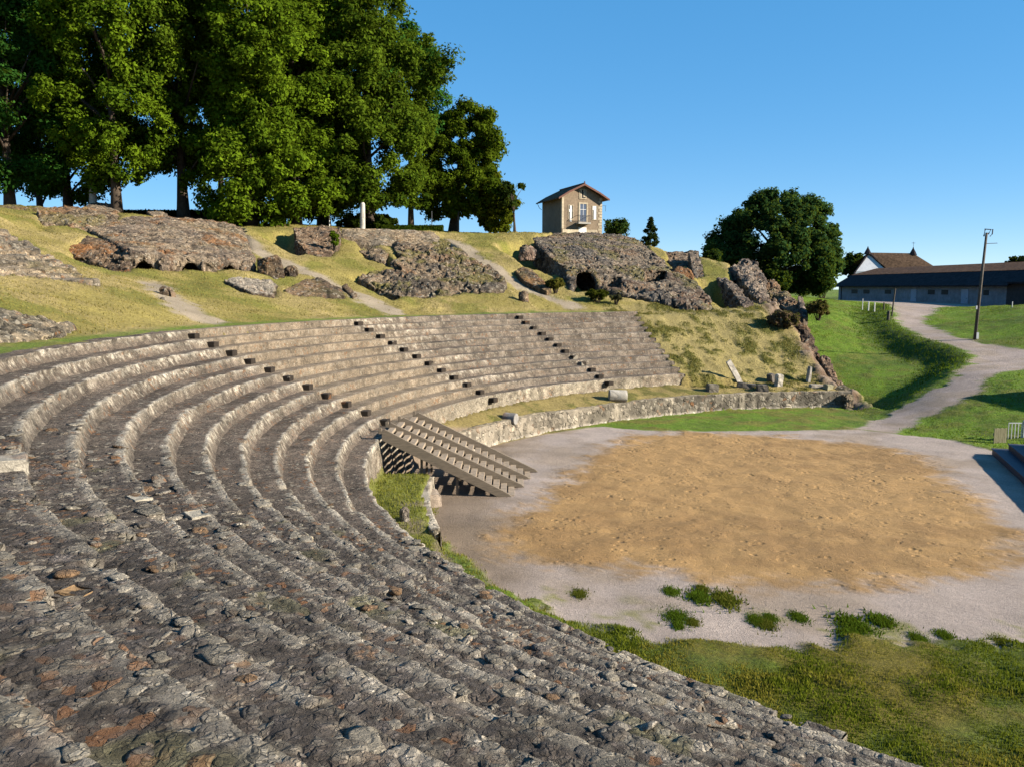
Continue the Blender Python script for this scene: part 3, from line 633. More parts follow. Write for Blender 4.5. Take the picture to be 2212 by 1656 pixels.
# ---------------------------------------------------------------- the tiers of seats
seats = empty('seating_tiers', (0, 0, 0))
tag(seats, 'curved stone seating tiers of the ruined theatre sweeping round the sandy floor', 'seating')
END0 = 1.935
STARTS = [1.985-.005*k for k in range(NROW)]
ends = [3.985, 4.03, 4.07, 4.12, 4.17] + [4.22]*7
def tier_part(i, t0, t1, ds, dp, near):
    ri = R0 + STEP*i; zi = Z0 + RISE*i
    zb = zi-RISE-.03 if i else .0
    nth = max(3, int((t1-t0)*ri/ds)); ths = np.linspace(t0, t1, nth)
    dep = STEP+.06 if i < NROW-1 else .55
    nr = max(3, int((zi-zb)/dp)); nt = max(4, int(dep/dp))
    s = np.concatenate([np.linspace(0, 1, nr), 1+np.linspace(0, 1, nt)[1:]])
    TH, S = np.meshgrid(ths, s, indexing='ij')
    TH = TH.ravel(); S = S.ravel()
    ris = S <= 1
    Rr = np.where(ris, ri, ri + (S-1)*dep); Zz = np.where(ris, zb+(zi-zb)*S, zi)
    arc = TH*ri
    # stones of the edge course: every block stands a little proud or back
    L = .34 + .1*math.sin(i*2.1)
    cellf = arc/L + i*.37; cell = np.floor(cellf); fr = cellf-cell
    hb = _h(cell.astype(np.int64), np.full(len(cell), i), np.zeros(len(cell), np.int64), 3)
    hc = _h(cell.astype(np.int64), np.full(len(cell), i+50), np.zeros(len(cell), np.int64), 5)
    joint = np.clip(np.minimum(fr, 1-fr)*L/.03, 0, 1)
    clean = sstep(2.5, 2.7, TH + .05*np.sin(i*1.7))*(1-sstep(2.97, 3.03, TH))
    rough = (1-.8*clean)*(1-.3*sstep(3.4, 3.7, TH))
    lip = np.exp(-((S-1)/np.where(TH > 3.5, .24, .15))**2)
    A = np.stack([arc, Rr, Zz], -1)
    big = fbm(A*[.6, 1.2, 2], 3, 100+i)
    mid = fbm(A*3.1, 3, 200+i)
    dr = ((hb-.5)*.05*lip + mid*.022 + big*.035*lip - (1-joint)*.012*lip)*rough
    dz = ((hc-.6)*.035*lip + mid*.014 - np.where(S > .7, (1-joint)*.02*lip, 0))*rough + big*.02*rough
    dr = dr + .07*np.where(ris, S, 1)*rough + .035*fbm(A*[1.3, 1, 1], 3, 400+i)*rough*lip - np.where(ris, .09*(1-S)**2, 0)*rough; m_ = np.where(ris, S, 1)
    # here and there a block of the edge is gone
    gone = (hb > .93)*rough*(TH > 3.0)
    dr = dr + gone*.14*lip*ris*S; dz = dz - gone*.10*lip
    col = None
    P = np.stack([np.cos(TH)*Rr, np.sin(TH)*Rr, Zz], -1)
    gray = np.array([.155, .128, .105]); 
    ids = np.full(len(TH), .5); d1 = np.full(len(TH), .4)
    if near:
        d1, d2, ids = worley(P*[5.6, 5.6, 7.0] + .8*np.stack([mid, big, mid], -1), 11)
        e1, e2, ids2 = worley(P*15.0 + .6*np.stack([mid, mid, big], -1), 12)
        h1 = sstep(0.02, .22, d2-d1)*(.25+.75*ids); h2 = sstep(0, .2, e2-e1)*ids2
        ridge = 1-np.abs(fbm(P*4.2, 3, 18)); up = h1*.016*(ids > .80) + h2*.005*(ids2 > .7) - .006 + .008*fbm(P*24, 3, 9) + .014*fbm(P*3.5, 2, 8) - .022*sstep(.86, .99, ridge)
        up = up*.62; dz = dz + np.where(ris, up*.3, up); dr = dr - np.where(ris, up*.9, 0)
    Rr = Rr + dr; Zz = Zz + dz
    P = np.stack([np.cos(TH)*Rr, np.sin(TH)*Rr, Zz], -1)
    # what the stone itself looks like from zone to zone
    n = len(TH); o1 = np.ones((n, 1))
    right = 1-sstep(2.35, 2.6, TH)
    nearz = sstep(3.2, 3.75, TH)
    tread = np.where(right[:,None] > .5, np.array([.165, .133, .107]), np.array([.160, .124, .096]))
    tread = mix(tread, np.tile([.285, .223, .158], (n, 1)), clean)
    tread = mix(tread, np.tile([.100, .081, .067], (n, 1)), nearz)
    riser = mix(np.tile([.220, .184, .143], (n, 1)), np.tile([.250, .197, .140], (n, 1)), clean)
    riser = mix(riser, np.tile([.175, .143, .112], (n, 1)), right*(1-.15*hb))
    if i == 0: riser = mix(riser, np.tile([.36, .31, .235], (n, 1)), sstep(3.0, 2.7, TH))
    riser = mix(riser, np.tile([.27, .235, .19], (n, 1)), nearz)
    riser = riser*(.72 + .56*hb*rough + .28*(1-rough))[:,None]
    soil = sstep(-.1, .5, mid+big)
    riser = mix(riser, np.tile([.20, .155, .115], (n, 1)), soil*.7*rough)
    kk = sstep(1.10, 1.0, S)
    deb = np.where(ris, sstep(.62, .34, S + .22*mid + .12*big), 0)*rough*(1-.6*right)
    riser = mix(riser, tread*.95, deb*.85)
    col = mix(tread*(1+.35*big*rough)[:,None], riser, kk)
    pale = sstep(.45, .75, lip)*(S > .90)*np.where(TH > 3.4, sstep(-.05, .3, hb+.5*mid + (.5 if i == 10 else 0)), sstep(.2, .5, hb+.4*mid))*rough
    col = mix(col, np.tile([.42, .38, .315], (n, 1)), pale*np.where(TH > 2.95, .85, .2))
    if near:
        tint = np.array([[.12,.10,.085],[.20,.175,.145],[.09,.078,.07],[.30,.265,.21],[.165,.13,.10],[.14,.12,.11],[.23,.20,.16],[.105,.09,.082]])
        tc = tint[(ids*7.99).astype(int)]
        w = sstep(.02, .10, d2-d1)*(ids > .74)
        w2 = sstep(.03, .15, e2-e1)*(ids2 > .62); col = mix(col*.85, tint[(ids2*7.99).astype(int)]*1.1, w2*.6*(1-.6*pale)); col = mix(col, tc, w*.7*(1-.7*pale))
        col = mix(col, np.tile([.27, .115, .03], (n, 1)), sstep(.48, .75, fbm(P*.9, 4, 55))*sstep(.6, .85, ids2)*.55)
        col = mix(col, np.tile([.13, .125, .055], (n, 1)), sstep(.6, .9, fbm(P*1.2, 4, 65))*.5)
    m1, m2, mid_ = worley(P*[5.5, 5.5, 6.5] + .4*np.stack([mid, big, mid], -1), 71)
    blk = sstep(.03, .14, m2-m1)
    white = blk*(mid_ > .45)*(1-deb)*kk*rough*(1-right)*(1-.75*nearz)*sstep(-.25, .25, big+.4*mid)
    col = mix(col, np.tile([.46, .41, .33], (n, 1))*(.7+.5*mid_)[:,None], white*.95)
    col = mix(col, col*(.72+.62*mid_)[:,None], blk*rough*.8)
    col = col*(1+.26*fbm(P*1.7, 3, 300)+.14*fbm(P*6.5, 2, 301))[:,None]
    return P, grid_faces(nth, len(s)), np.clip(col, .01, .8)
tiers = []
for i in range(NROW):
    parts = [tier_part(i, STARTS[i], 3.12, .075, .07, False), tier_part(i, 3.12, 3.62, .05, .05, False), tier_part(i, 3.62, ends[i], .024, .024, True)]
    VV = []; FF = []; CC = []; b = 0
    for P, Fq, cc in parts:
        VV.append(P); FF.append(Fq+b); CC.append(cc); b += len(P)
    # end faces
    for thE in (STARTS[i], ends[i]):
        ri = R0+STEP*i; ro = ri+STEP+.02; zi = Z0+RISE*i-.02; zb = .0
        q = [(ri, zb), (ro, zb), (ro, zi), (ri+.02, zi)]
        nn = 14
        gr = []
        for u in np.linspace(0, 1, nn):
            for v in np.linspace(0, 1, nn):
                rr = ri+.01+(ro-ri)*u; zz = zb+(zi-zb)*v
                jt = .05*float(vnoise(np.array([[rr*3, zz*3, thE]]), 4)[0])*math.sin(math.pi*min(1, v*1.0))
                gr.append((math.cos(thE)*rr - math.sin(thE)*jt, math.sin(thE)*rr + math.cos(thE)*jt, zz))
        VV.append(np.array(gr)); FF.append(grid_faces(nn, nn)+b); CC.append(np.tile([.40, .35, .28], (len(gr), 1))); b += len(gr)
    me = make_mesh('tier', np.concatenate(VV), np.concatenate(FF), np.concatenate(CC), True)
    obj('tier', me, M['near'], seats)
# half-height blocks that make three flights of steps up through the seats
for t0, first in ((2.9924, 1), (2.6097, 0), (2.2179, 0)):
    for i in range(first, NROW):
        ri = R0+STEP*i; zi = Z0+RISE*(i-1); w = .36 + .04*rng.random()
        a = t0 + rng.normal(0, .0012)
        Mx = Matrix.Translation((math.cos(a)*ri, math.sin(a)*ri, zi)) @ Matrix.Rotation(a + math.pi/2, 4, 'Z')
        mb = MB(); mb.box(-w/2, w/2, -.05, .27, -.02, .20, Mx)
        mb.build('step_block', M['stone'], seats, (.030, .022, .016), bevel=.012)
# rubble bedded in the treads close by
def blob(n, rad, seed):
    """a handful of irregular stones, returned as one vertex and triangle list"""
    bm = bmesh.new(); bmesh.ops.create_icosphere(bm, subdivisions=2, radius=1); bv = np.array([v.co[:] for v in bm.verts]); bf = np.array([[v.index for v in f.verts] for f in bm.faces]); bm.free()
    return bv, bf
bv, bf = blob(1, 1, 0)
VV = []; FF = []; CC = []; b = 0
shades = np.array([[.27,.24,.19],[.18,.155,.13],[.34,.30,.245],[.12,.105,.095],[.22,.19,.155],[.20,.125,.07],[.15,.135,.12]])
cnt = 0
while cnt < 1900:
    i = int(rng.integers(0, NROW)); u = rng.random()
    a = 3.55 + .64*rng.random()
    if a > ends[i]-.01: continue
    rr = R0 + STEP*i + .05 + u*.66
    p = np.array([math.cos(a)*rr, math.sin(a)*rr, Z0+RISE*i-.01])
    d = np.linalg.norm(p-CAM)
    sz = (.012 + .075*rng.random()**4)*(1 if d < 9 else 1.3)
    if rng.random() < .05: sz *= 1.7
    ax = np.array([1.15, .7+.4*rng.random(), .20+.22*rng.random()])*sz
    v = bv*(1 + .28*vnoise(bv*1.6 + rng.random(3)*50, cnt)[:,None])
    v = np.sign(v)*np.abs(v)**.8*ax
    q = (a + 1.57 + .7*rng.normal()); cq, sq = math.cos(q), math.sin(q)
    v = np.stack([v[:,0]*cq-v[:,1]*sq, v[:,0]*sq+v[:,1]*cq, v[:,2]+.22*v[:,0]*rng.normal()], -1) + p
    VV.append(v); FF.append(bf+b); b += len(v); CC.append(np.tile(shades[rng.integers(0, 7)]*(.75+.45*rng.random()), (len(v), 1))); cnt += 1
cnt = 0
while cnt < 240:
    i = int(rng.integers(0, NROW)); a = 3.52 + .66*rng.random()
    if a > ends[i]-.02: continue
    edge_ = rng.random() < .6; sz = .07 + .13*rng.random()**2
    rr = R0 + STEP*i + (sz*.75 + .03 if edge_ else .1+.55*rng.random())
    p = np.array([math.cos(a)*rr, math.sin(a)*rr, Z0+RISE*i-.006-.03*sz])
    ax = np.array([1.25, .62+.25*rng.random(), .06+.05*rng.random()])*sz
    if np.linalg.norm(p-CAM) < 5: ax = ax*.7
    v = np.sign(bv)*np.abs(bv)**.62; v = v*(1 + .30*vnoise(bv*1.9 + rng.random(3)*50, cnt+9000)[:,None])*ax
    q = a + 1.57 + .3*rng.normal(); cq, sq = math.cos(q), math.sin(q)
    v = np.stack([v[:,0]*cq-v[:,1]*sq, v[:,0]*sq+v[:,1]*cq, v[:,2]], -1) + p
    VV.append(v); FF.append(bf+b); b += len(v); CC.append(np.tile(np.array([.30,.265,.21])*(.55+.75*rng.random()), (len(v), 1))*(1+.2*vnoise(v*9, 3))[:,None]); cnt += 1
me = make_mesh('bedded_rubble', np.concatenate(VV), np.concatenate(FF), np.concatenate(CC), False)
tag(obj('bedded_rubble', me, M['near'], seats), kind='stuff')
# ---------------------------------------------------------------- low wall round the floor
def wall_grid(name, t0, t1, rf, z0, z1, ds, label, cat, seed, colf, thick=.42):
    n = int((t1-t0)*23/ds); ths = np.linspace(t0, t1, n)
    prof = [(0, z0 + (z1-z0)*k/16) for k in range(17)] + [(thick*k/5, z1) for k in range(1, 6)] + [(thick, z0)]
    TH = np.repeat(ths, len(prof)); pr = np.array(prof); DR = np.tile(pr[:,0], n); ZZ = np.tile(pr[:,1], n)
    rr = rf(TH) + DR
    A = np.stack([TH*23, rr, ZZ], -1)
    f1 = fbm(A*[2.2, 2, 2.2], 4, seed); f2 = fbm(A*[.5, 1, 1], 3, seed+1)
    rr = rr + .030*f1; ZZ = ZZ + np.where(DR > -.01, (.02*f1 + .03*f2)*(pr[:,1].max() - .02 < np.tile(pr[:,1], n)), 0)
    V = np.stack([np.cos(TH)*rr, np.sin(TH)*rr, ZZ], -1)
    F = grid_faces(n, len(prof)); F = np.concatenate([F])
    me = make_mesh(name, V, F, colf(TH, np.tile(pr[:,1], n), f1, f2, DR), True)
    bm = bmesh.new(); bm.from_mesh(me); bmesh.ops.holes_fill(bm, edges=[e for e in bm.edges if e.is_boundary], sides=0); bm.to_mesh(me); bm.free()
    return tag(obj(name, me, M['rock2']), label, cat)
M['rock2'] = rock_mat('pitted_wall_stone', 5.0, .42, 1.6, .05, 30, .16)
def podcol(TH, z, f1, f2, dr):
    n = len(TH); lt = sstep(2.0, 2.6, TH)
    c = mix(np.tile([.20, .175, .14], (n, 1)), np.tile([.29, .25, .195], (n, 1)), lt)
    blotch = sstep(.0, .35, f1+.3*f2)
    c = mix(c, np.tile([.09, .078, .06], (n, 1)), blotch*(.8-.2*lt))
    pier = np.zeros(n)
    for a, w in ((1.742, .012), (1.885, .008), (2.105, .007), (2.29, .007), (2.42, .006), (2.52, .005), (2.60, .004), (2.67, .004), (2.73, .004), (2.78, .004)):
        pier = np.maximum(pier, (np.abs(TH-a) < w)*1.0)
    c = mix(c, np.tile([.37, .32, .25], (n, 1)), pier*.8)
    c = mix(c, np.tile([.50, .45, .38], (n, 1)), sstep(.16, .04, z)*.6)
    return mix(c, np.tile([.36, .29, .19], (n, 1)), (dr > .05)*.9)
wall_grid('low_wall', POD_A, POD_B, pod_r, -.2, .95, .09, 'low curved wall of pitted pale and dark stone along the far edge of the sand', 'wall', 900, podcol)
# remnant of the same wall left of the stairs, with grass on top
def remcol(TH, z, f1, f2, dr):
    n = len(TH); return mix(np.tile([.42, .37, .30], (n, 1)), np.tile([.2, .17, .13], (n, 1)), sstep(.0, .5, f1))
wall_grid('wall_stump', 3.112, 3.40, lambda t: 22.78 + .03*np.sin(t*7), -.2, .70, .05, 'short stump of low wall with grass on top beside the timber stairs', 'wall', 950, remcol, .3)

# ---------------------------------------------------------------- worked stones lying about
FR = 'fallen stones on the grass slope'
def slab(name, label, x, y, t, size, rot, tilt, roll=0, col=(.36,.32,.27), seed=1, group=FR, sink=.05):
    p = gp(x, y)[0] if t is None else at(x, y, t)
    mb = MB(); a, b, c_ = size; mb.box(-a/2, a/2, -b/2, b/2, -sink, c_)
    me = make_mesh(name, mb.V, mb.F); bm = bmesh.new(); bm.from_mesh(me)
    bmesh.ops.recalc_face_normals(bm, faces=bm.faces)
    bmesh.ops.bevel(bm, geom=list(bm.edges), offset=min(size)*.12, segments=2, affect='EDGES'); bmesh.ops.triangulate(bm, faces=bm.faces)
    bmesh.ops.subdivide_edges(bm, edges=[e for e in bm.edges if e.calc_length() > .15], cuts=3, use_grid_fill=True)
    co = np.array([v.co[:] for v in bm.verts]); d = fbm(co*4, 3, seed)*.03
    for v, k in zip(bm.verts, d): v.co += v.normal*float(k)
    bm.to_mesh(me); bm.free()
    cc = np.tile(np.array(col), (len(me.vertices), 1))*(1+.25*fbm(co*3, 3, seed+4))[:,None]
    set_col(me, cc)
    o = obj(name, me, M['stone']); o.location = p; o.rotation_euler = (tilt, roll, rot)
    return tag(o, label, 'stone', group)
slab('stone_slab', 'long thin slab leaning on the grass slope above the low wall', 1600, 828, None, (.34, .12, 1.75), .3, .1, -.62, (.40,.37,.33), 1)
slab('stone_block', 'dark stone lying at the foot of the long leaning slab', 1612, 838, None, (1.1, .45, .30), -.2, 0, .12, (.16,.14,.115), 2)
slab('stone_block', 'pale upright stump of stone in the middle of the fallen stones', 1681, 834, None, (.42, .36, .72), .3, .05, .05, (.46,.42,.36), 3)
slab('stone_block', 'dark block tipped against the pale upright stump', 1667, 826, None, (.40, .40, .55), .6, 0, -.25, (.15,.13,.11), 4)
slab('stone_slab', 'tall thin standing slab, the rightmost upright of the fallen stones', 1745, 826, None, (.18, .30, 1.0), .2, 0, .12, (.42,.39,.35), 5)
slab('stone_block', 'flat stone lying at the foot of the tall standing slab', 1765, 836, None, (.9, .35, .16), .1, 0, .05, (.33,.29,.24), 6)
slab('stone_block', 'squat block on the low wall edge, left end of the fallen stones', 1538, 846, None, (.62, .5, .46), .1, 0, .05, (.17,.15,.12), 7)
slab('stone_block', 'squat dark block on the low wall edge under the long leaning slab', 1646, 846, None, (.66, .5, .42), -.1, 0, 0, (.15,.13,.11), 8)
slab('stone_block', 'small mossy pale stone right of the fallen stones near the wall end', 1788, 840, None, (.55, .4, .28), .5, .1, .1, (.33,.31,.20), 9)
for (x, y, t, rr, ln, lab, rot, cc) in ((1334, 866, 46.2, .33, .95, 'pale stone drum lying on the grass strip behind the low wall', .05, (.40,.37,.32)), (1102, 913, 42.0, .26, .62, 'small dark grey stone drum lying nearest the timber stairs', -.45, (.27,.255,.24))):
    p = gp(x, y)[0]; mb = MB(); mb.tube([(-ln/2, 0, rr*.85), (-ln*.48, 0, rr*.85), (ln*.48, 0, rr*.85), (ln/2, 0, rr*.85)], [rr*.93, rr, rr, rr*.93], 28)
    o = mb.build('column_drum', M['stone'], None, cc, smooth=False); o.location = p; o.rotation_euler = (0, .04, rot); tag(o, lab, 'stone', 'column drums')
# rubbly heap of roots and stones on the strip
rock('stone_heap', 'low heap of brown flaky rubble on the grass strip, left of the pale drum', 'rubble', [hp([(1170,868,46),(1215,852,47.6),(1262,868,46.5),(1235,878,45),(1180,884,44)], .4)], (), .06, .10, (.33,.255,.165), (.15,.11,.07), .1, .1, 40, None, freq=2.2)
slab('stone_block', 'pale brick-like block with a dark hollow beside the wall stump', 934, 1088, None, (.5, 1.0, .42), .2, 0, 0, (.42,.34,.27), 12, None)
blobrock('boulder', 'grey rounded stone in the grass at the foot of the wall stump', 873, 1110, 24, 17, 22.2, (.30,.30,.30), (.18,.18,.18), 41, group=None, amp=.03, moss=0)
# a few big blocks loose on the near tiers
for k, (x, y, row, sx, sy, sz, lab, cc) in enumerate(((28, 1000, 9, .55, .34, .16, 'squared pale block on the upper tier at the left edge', (.33,.30,.25)),
        (425, 1104, 6, .40, .26, .05, 'flat pale block let into the middle of the near tiers', (.40,.36,.29)), (300, 1068, 7, .36, .24, .05, 'small whitish block on the near tiers, higher than the flat pale block', (.46,.42,.34)),
        (645, 1155, 3, .45, .26, .07, 'pale yellowish block on the near tiers closest to the grass rim', (.46,.40,.28)), (540, 1462, 6, .30, .2, .05, 'flat white stone lying on the near tiers in the foreground', (.62,.60,.60)),
        (168, 1262, 9, .26, .18, .03, 'orange-stained flat stone on the tiers at the lower left', (.24,.155,.08)))):
    p = at_z(x, y, Z0+RISE*row+.04)
    slab('loose_block', lab, 0, 0, None, (sx, sy, sz), theta(p[0], p[1])+1.57+.1*k, .02, .03, cc, 60+k, 'loose blocks on the tiers').location = (p[0], p[1], Z0+RISE*row-.03)
# ---------------------------------------------------------------- timber stairs from the floor up to the lowest tier
stairs = empty('timber_stairs', (-19.8, 2.4, 0))
tag(stairs, 'open wooden stairs with four long stringers running from the sand up to the lowest tier', 'stairs')
def local(o): o.location = -Vector(stairs.location); return o
TOPZ = 2.24
XS = [(.56, -24.45, -20.25), (1.93, -24.42, -19.80), (3.20, -24.15, -19.58), (4.42, -23.75, -19.25)]
for (y, xa, xb) in XS:
    mb = MB(); mb.prism([(xa-.05, TOPZ-.02), (xa+.05, TOPZ+.06), (xb, .10), (xb+.10, .0), (xb-.38, .0), (xa-.05, TOPZ-.31)], y-.05, y+.05)
    mb.box(xa-.16, xa-.05, y-.05, y+.05, TOPZ-.10, TOPZ+.10)
    local(mb.build('stringer', M['wood'], stairs, bevel=.006))
NT_ = 17
for k in range(NT_):
    u = (k+.55)/NT_
    for j in range(3):
        (y0, a0, b0), (y1, a1, b1) = XS[j], XS[j+1]
        xa = (a0+a1)/2; xb = (b0+b1)/2
        x = xa + (xb-xa)*u; z = TOPZ*(1-u) - .045
        mb = MB(); mb.box(x-.13, x+.08, y0+.053, y1-.053, z-.075, z+.02, Matrix.Translation((0,0,0)))
        local(mb.build('tread', M['woodlight'], stairs, bevel=.004))
for y in (.75, 2.45, 4.2):                      # trestles under the stairs
    for xx in (-23.2, -22.0):
        zt = TOPZ*(1-(xx+24.4)/4.7)-.25
        mb = MB(); mb.box(xx-.04, xx+.04, y-.04, y+.04, -.05, zt); local(mb.build('post', M['wood'], stairs))

# ---------------------------------------------------------------- small house on the mound
hw, hd, he, hr = 5.1, 6.2, 4.3, 5.75
hp0 = at(1257, 506, 100.5); hz = hp0[2]-.05
house = empty('small_house', (hp0[0], hp0[1], hz), math.radians(19.5))
tag(house, 'small two-storey ochre house with brown tiled gable roof standing on the ruined mound', 'house')
W2 = hw/2
mb = MB(); mb.prism([(-W2, -3), (W2, -3), (W2, he), (0, hr-.12), (-W2, he)], 0, hd); mb.build('wall', M['plaster'], house)
mb = MB()
for s in (-1, 1):     # slopes with a kick at the eaves
    pr_ = [(0, hr), (s*1.9, he+.55), (s*(W2+.65), he-.22), (s*(W2+.65), he-.34), (s*1.9, he+.42), (0, hr-.14)]
    mb.prism(pr_ if s > 0 else pr_[::-1], -.65, hd+.5)
roof = mb.build('roof', M['tile'], house)
for s in (-1, 1):
    mb = MB(); q = [(0, hr+.03), (s*1.9, he+.58), (s*(W2+.67), he-.19), (s*(W2+.67), he-.40), (s*1.9, he+.36), (0, hr-.20)]; mb.prism(q if s > 0 else q[::-1], -.71, -.652); mb.build('barge_board', M['red'], roof)
mb = MB(); mb.tube([(0, -.7, hr+.05), (0, hd+.5, hr+.05)], .09, 8); mb.build('ridge_tile', M['red'], roof)
mb = MB(); mb.box(-.04, .04, -.72, -.60, hr, hr+.28); mb.build('finial', M['red'], roof)
def win(u0, u1, z0, z1, name='window', frame='quoin', glass='glass', depth=.05, f=.10):
    mb = MB(); c0, c1 = u0-W2, u1-W2
    mb.box(c0-f, c0, -depth, .02, z0-f, z1+f); mb.box(c1, c1+f, -depth, .02, z0-f, z1+f); mb.box(c0, c1, -depth, .02, z1, z1+f); mb.box(c0, c1, -depth-.02, .02, z0-f, z0)
    o = mb.build(name, M[frame], house)
    mb = MB(); mb.box(c0, c1, -.012, .015, z0, z1); mb.build('pane', M[glass], o); return o
w1 = win(2.25, 3.1, 1.45, 3.5, 'french_window', 'quoin', 'glass', .06, .17)
mb = MB()
for u in (.0, .84): mb.box(2.26+u*.98-W2, 2.29+u*.98-W2, -.03, -.014, 1.46, 3.49)
mb.box(2.66-W2, 2.70-W2, -.03, -.014, 1.46, 3.49); mb.box(2.25-W2, 3.1-W2, -.028, -.014, 2.85, 2.89); mb.build('casement', M['white'], w1)
w2 = win(.86, 1.36, 1.75, 3.3, 'window', 'quoin', 'dark', .04, .06)
mb = MB(); mb.box(.98-W2, 1.22-W2, -.05, -.014, 1.45, 3.28); mb.box(.88-W2, 1.24-W2, -.062, -.052, 2.55, 2.85); mb.build('shutter', M['white'], w2)
w3 = win(3.88, 4.42, 1.75, 3.3, 'window', 'quoin', 'dark', .04, .06)
mb = MB(); mb.box(4.02-W2, 4.34-W2, -.05, -.014, 1.76, 3.29); mb.box(3.88-W2, 4.0-W2, -.05, -.014, 2.85, 3.29); mb.build('shutter', M['white'], w3)
w4 = win(2.24, 2.96, 4.15, 5.12, 'attic_window', 'quoin', 'dark', .05, .09)
mb = MB(); mb.box(2.30-W2, 2.48-W2, -.04, -.014, 4.17, 5.1); mb.box(2.68-W2, 2.92-W2, -.04, -.014, 4.3, 5.1); mb.build('shutter', M['quoin'], w4)
dr = MB().box(2.10-W2, 3.12-W2, -.04, .02, -.3, .82).build('cellar_door', M['whitewash'], house)
mb = MB(); mb.box(1.75-W2, 3.3-W2, -.85, -.003, 1.16, 1.34); mb.build('balcony', M['conc'], house)
mb = MB()
for u in np.linspace(1.8, 3.25, 12): mb.box(u-W2-.012, u-W2+.012, -.82, -.80, 1.34, 2.1)
mb.box(1.78-W2, 3.27-W2, -.83, -.79, 2.1, 2.14)
for u in (1.79, 3.25): mb.box(u-W2-.012, u-W2+.012, -.79, -.01, 2.1, 2.14)
mb.build('railing', M['darkmetal'], house)
mb = MB()
for k in range(14):
    z0 = -.2 + k*.32; wq = .34 if k % 2 else .50
    mb.box(W2-wq, W2+.015, -.025-.004*(k % 3), .3, z0, z0+.27)
mb.build('quoins', M['quoin'], house)
mb = MB(); mb.box(-W2-.012, -W2+.24, -.028, .3, .62, he-.1); mb.build('corner_strip', M['quoin'], house)
mb = MB(); mb.box(-W2+.1, W2-.55, -.02, .1, -1.5, .55); mb.build('stone_base', M['quoin'], house)
mb = MB(); mb.tube([(W2, .6, 3.45), (W2+.85, .6, 3.45)], .02, 6); mb.tube([(W2+.75, .6, 3.45), (W2+.75, .6, 2.8)], .02, 6); mb.build('wire_bracket', M['darkmetal'], house)
mb = MB(); mb.tube([(-W2-.55, hd+.2, he-.3), (-W2-.3, hd+.2, he-.8), (-W2, hd+.2, he-1.0)], .03, 6); mb.build('downpipe', M['darkmetal'], house)

# ---------------------------------------------------------------- long low shed by the yard
A_ = np.array([32.3, 109.5]); B_ = np.array([36.9, 58.0]); dv = (B_-A_)/np.linalg.norm(B_-A_); L_ = float(np.linalg.norm(B_-A_))
shed = empty('long_shed', (A_[0], A_[1], 4.7), math.atan2(dv[1], dv[0]))
tag(shed, 'long low limewashed shed with dark tiled roof along the yard at the right', 'shed')
# local x along the front, local +y away from the yard... the yard lies on the side of local -y
Ls = 40.5
MB().box(0, Ls, 0, 7, -.5, 2.75).build('wall', M['shedwall'], shed)
MB().box(Ls+.003, L_, 0, 7, -.5, 3.0).build('wall', M['shedwall2'], shed)
mb = MB(); mb.prism([(0,0)], 0, 1) if False else None
def roofx(name, x0, x1, poly, mat):
    n = len(poly); V = [(x0, p[0], p[1]) for p in poly] + [(x1, p[0], p[1]) for p in poly]
    mb = MB(); mb.add(V, [tuple(range(n)), tuple(range(2*n-1, n-1, -1))] + [(i, i+n, (i+1) % n+n, (i+1) % n) for i in range(n)]); return mb.build(name, M[mat], shed)
roofx('roof', -.5, Ls+1.0, [(-.7, 2.45), (-.7, 2.62), (2.2, 4.30), (2.2, 4.1)], 'slate')
roofx('roof', -.5, Ls+1.0, [(2.203, 4.12), (2.203, 4.36), (6.5, 5.45), (7.6, 4.9), (7.6, 4.7)], 'ridge')
roofx('roof', Ls+1.003, L_+.5, [(-.7, 2.75), (-.7, 2.95), (3.5, 5.0), (7.7, 3.0), (7.7, 2.8)], 'slate')
for x0, x1 in ((4.3, 6.2), (8.0, 9.8), (14.2, 15.9), (25.0, 26.5), (28.0, 29.4), (36.4, 37.4)):
    f = MB().box(x0, x1, -.03, .02, 1.45, 2.05).build('window', M['shedwall2'], shed); MB().box(x0+.08, x1-.08, -.036, -.031, 1.52, 1.98).build('pane', M['dark'], f)
for x0 in (21.0, 32.2):
    d = MB().box(x0, x0+1.35, -.04, .02, 0, 2.15).build('door', M['bluedoor'], shed); MB().box(x0+1.1, x0+1.2, -.08, -.041, 1.0, 1.06).build('handle', M['darkmetal'], d)
MB().box(46.0, 50.5, -.04, .02, .2, 1.9).build('door', M['bluedoor'], shed)
mb = MB(); mb.tube([(L_*.02, -.06, 0), (L_*.02, -.06, 2.5)], .07, 6); mb.build('downpipe', M['darkmetal'], shed)

# ---------------------------------------------------------------- house behind the shed
p0 = at(1877, 545, 150); pg = at(1882, 588, 150)
hb = empty('gabled_house', (p0[0], p0[1], pg[2]-3), 0)
tag(hb, 'white-gabled house with steep brown roof rising behind the long shed', 'house')
rz = p0[2]-pg[2]+3 - .2
gw = 2.45
lx = 7.9
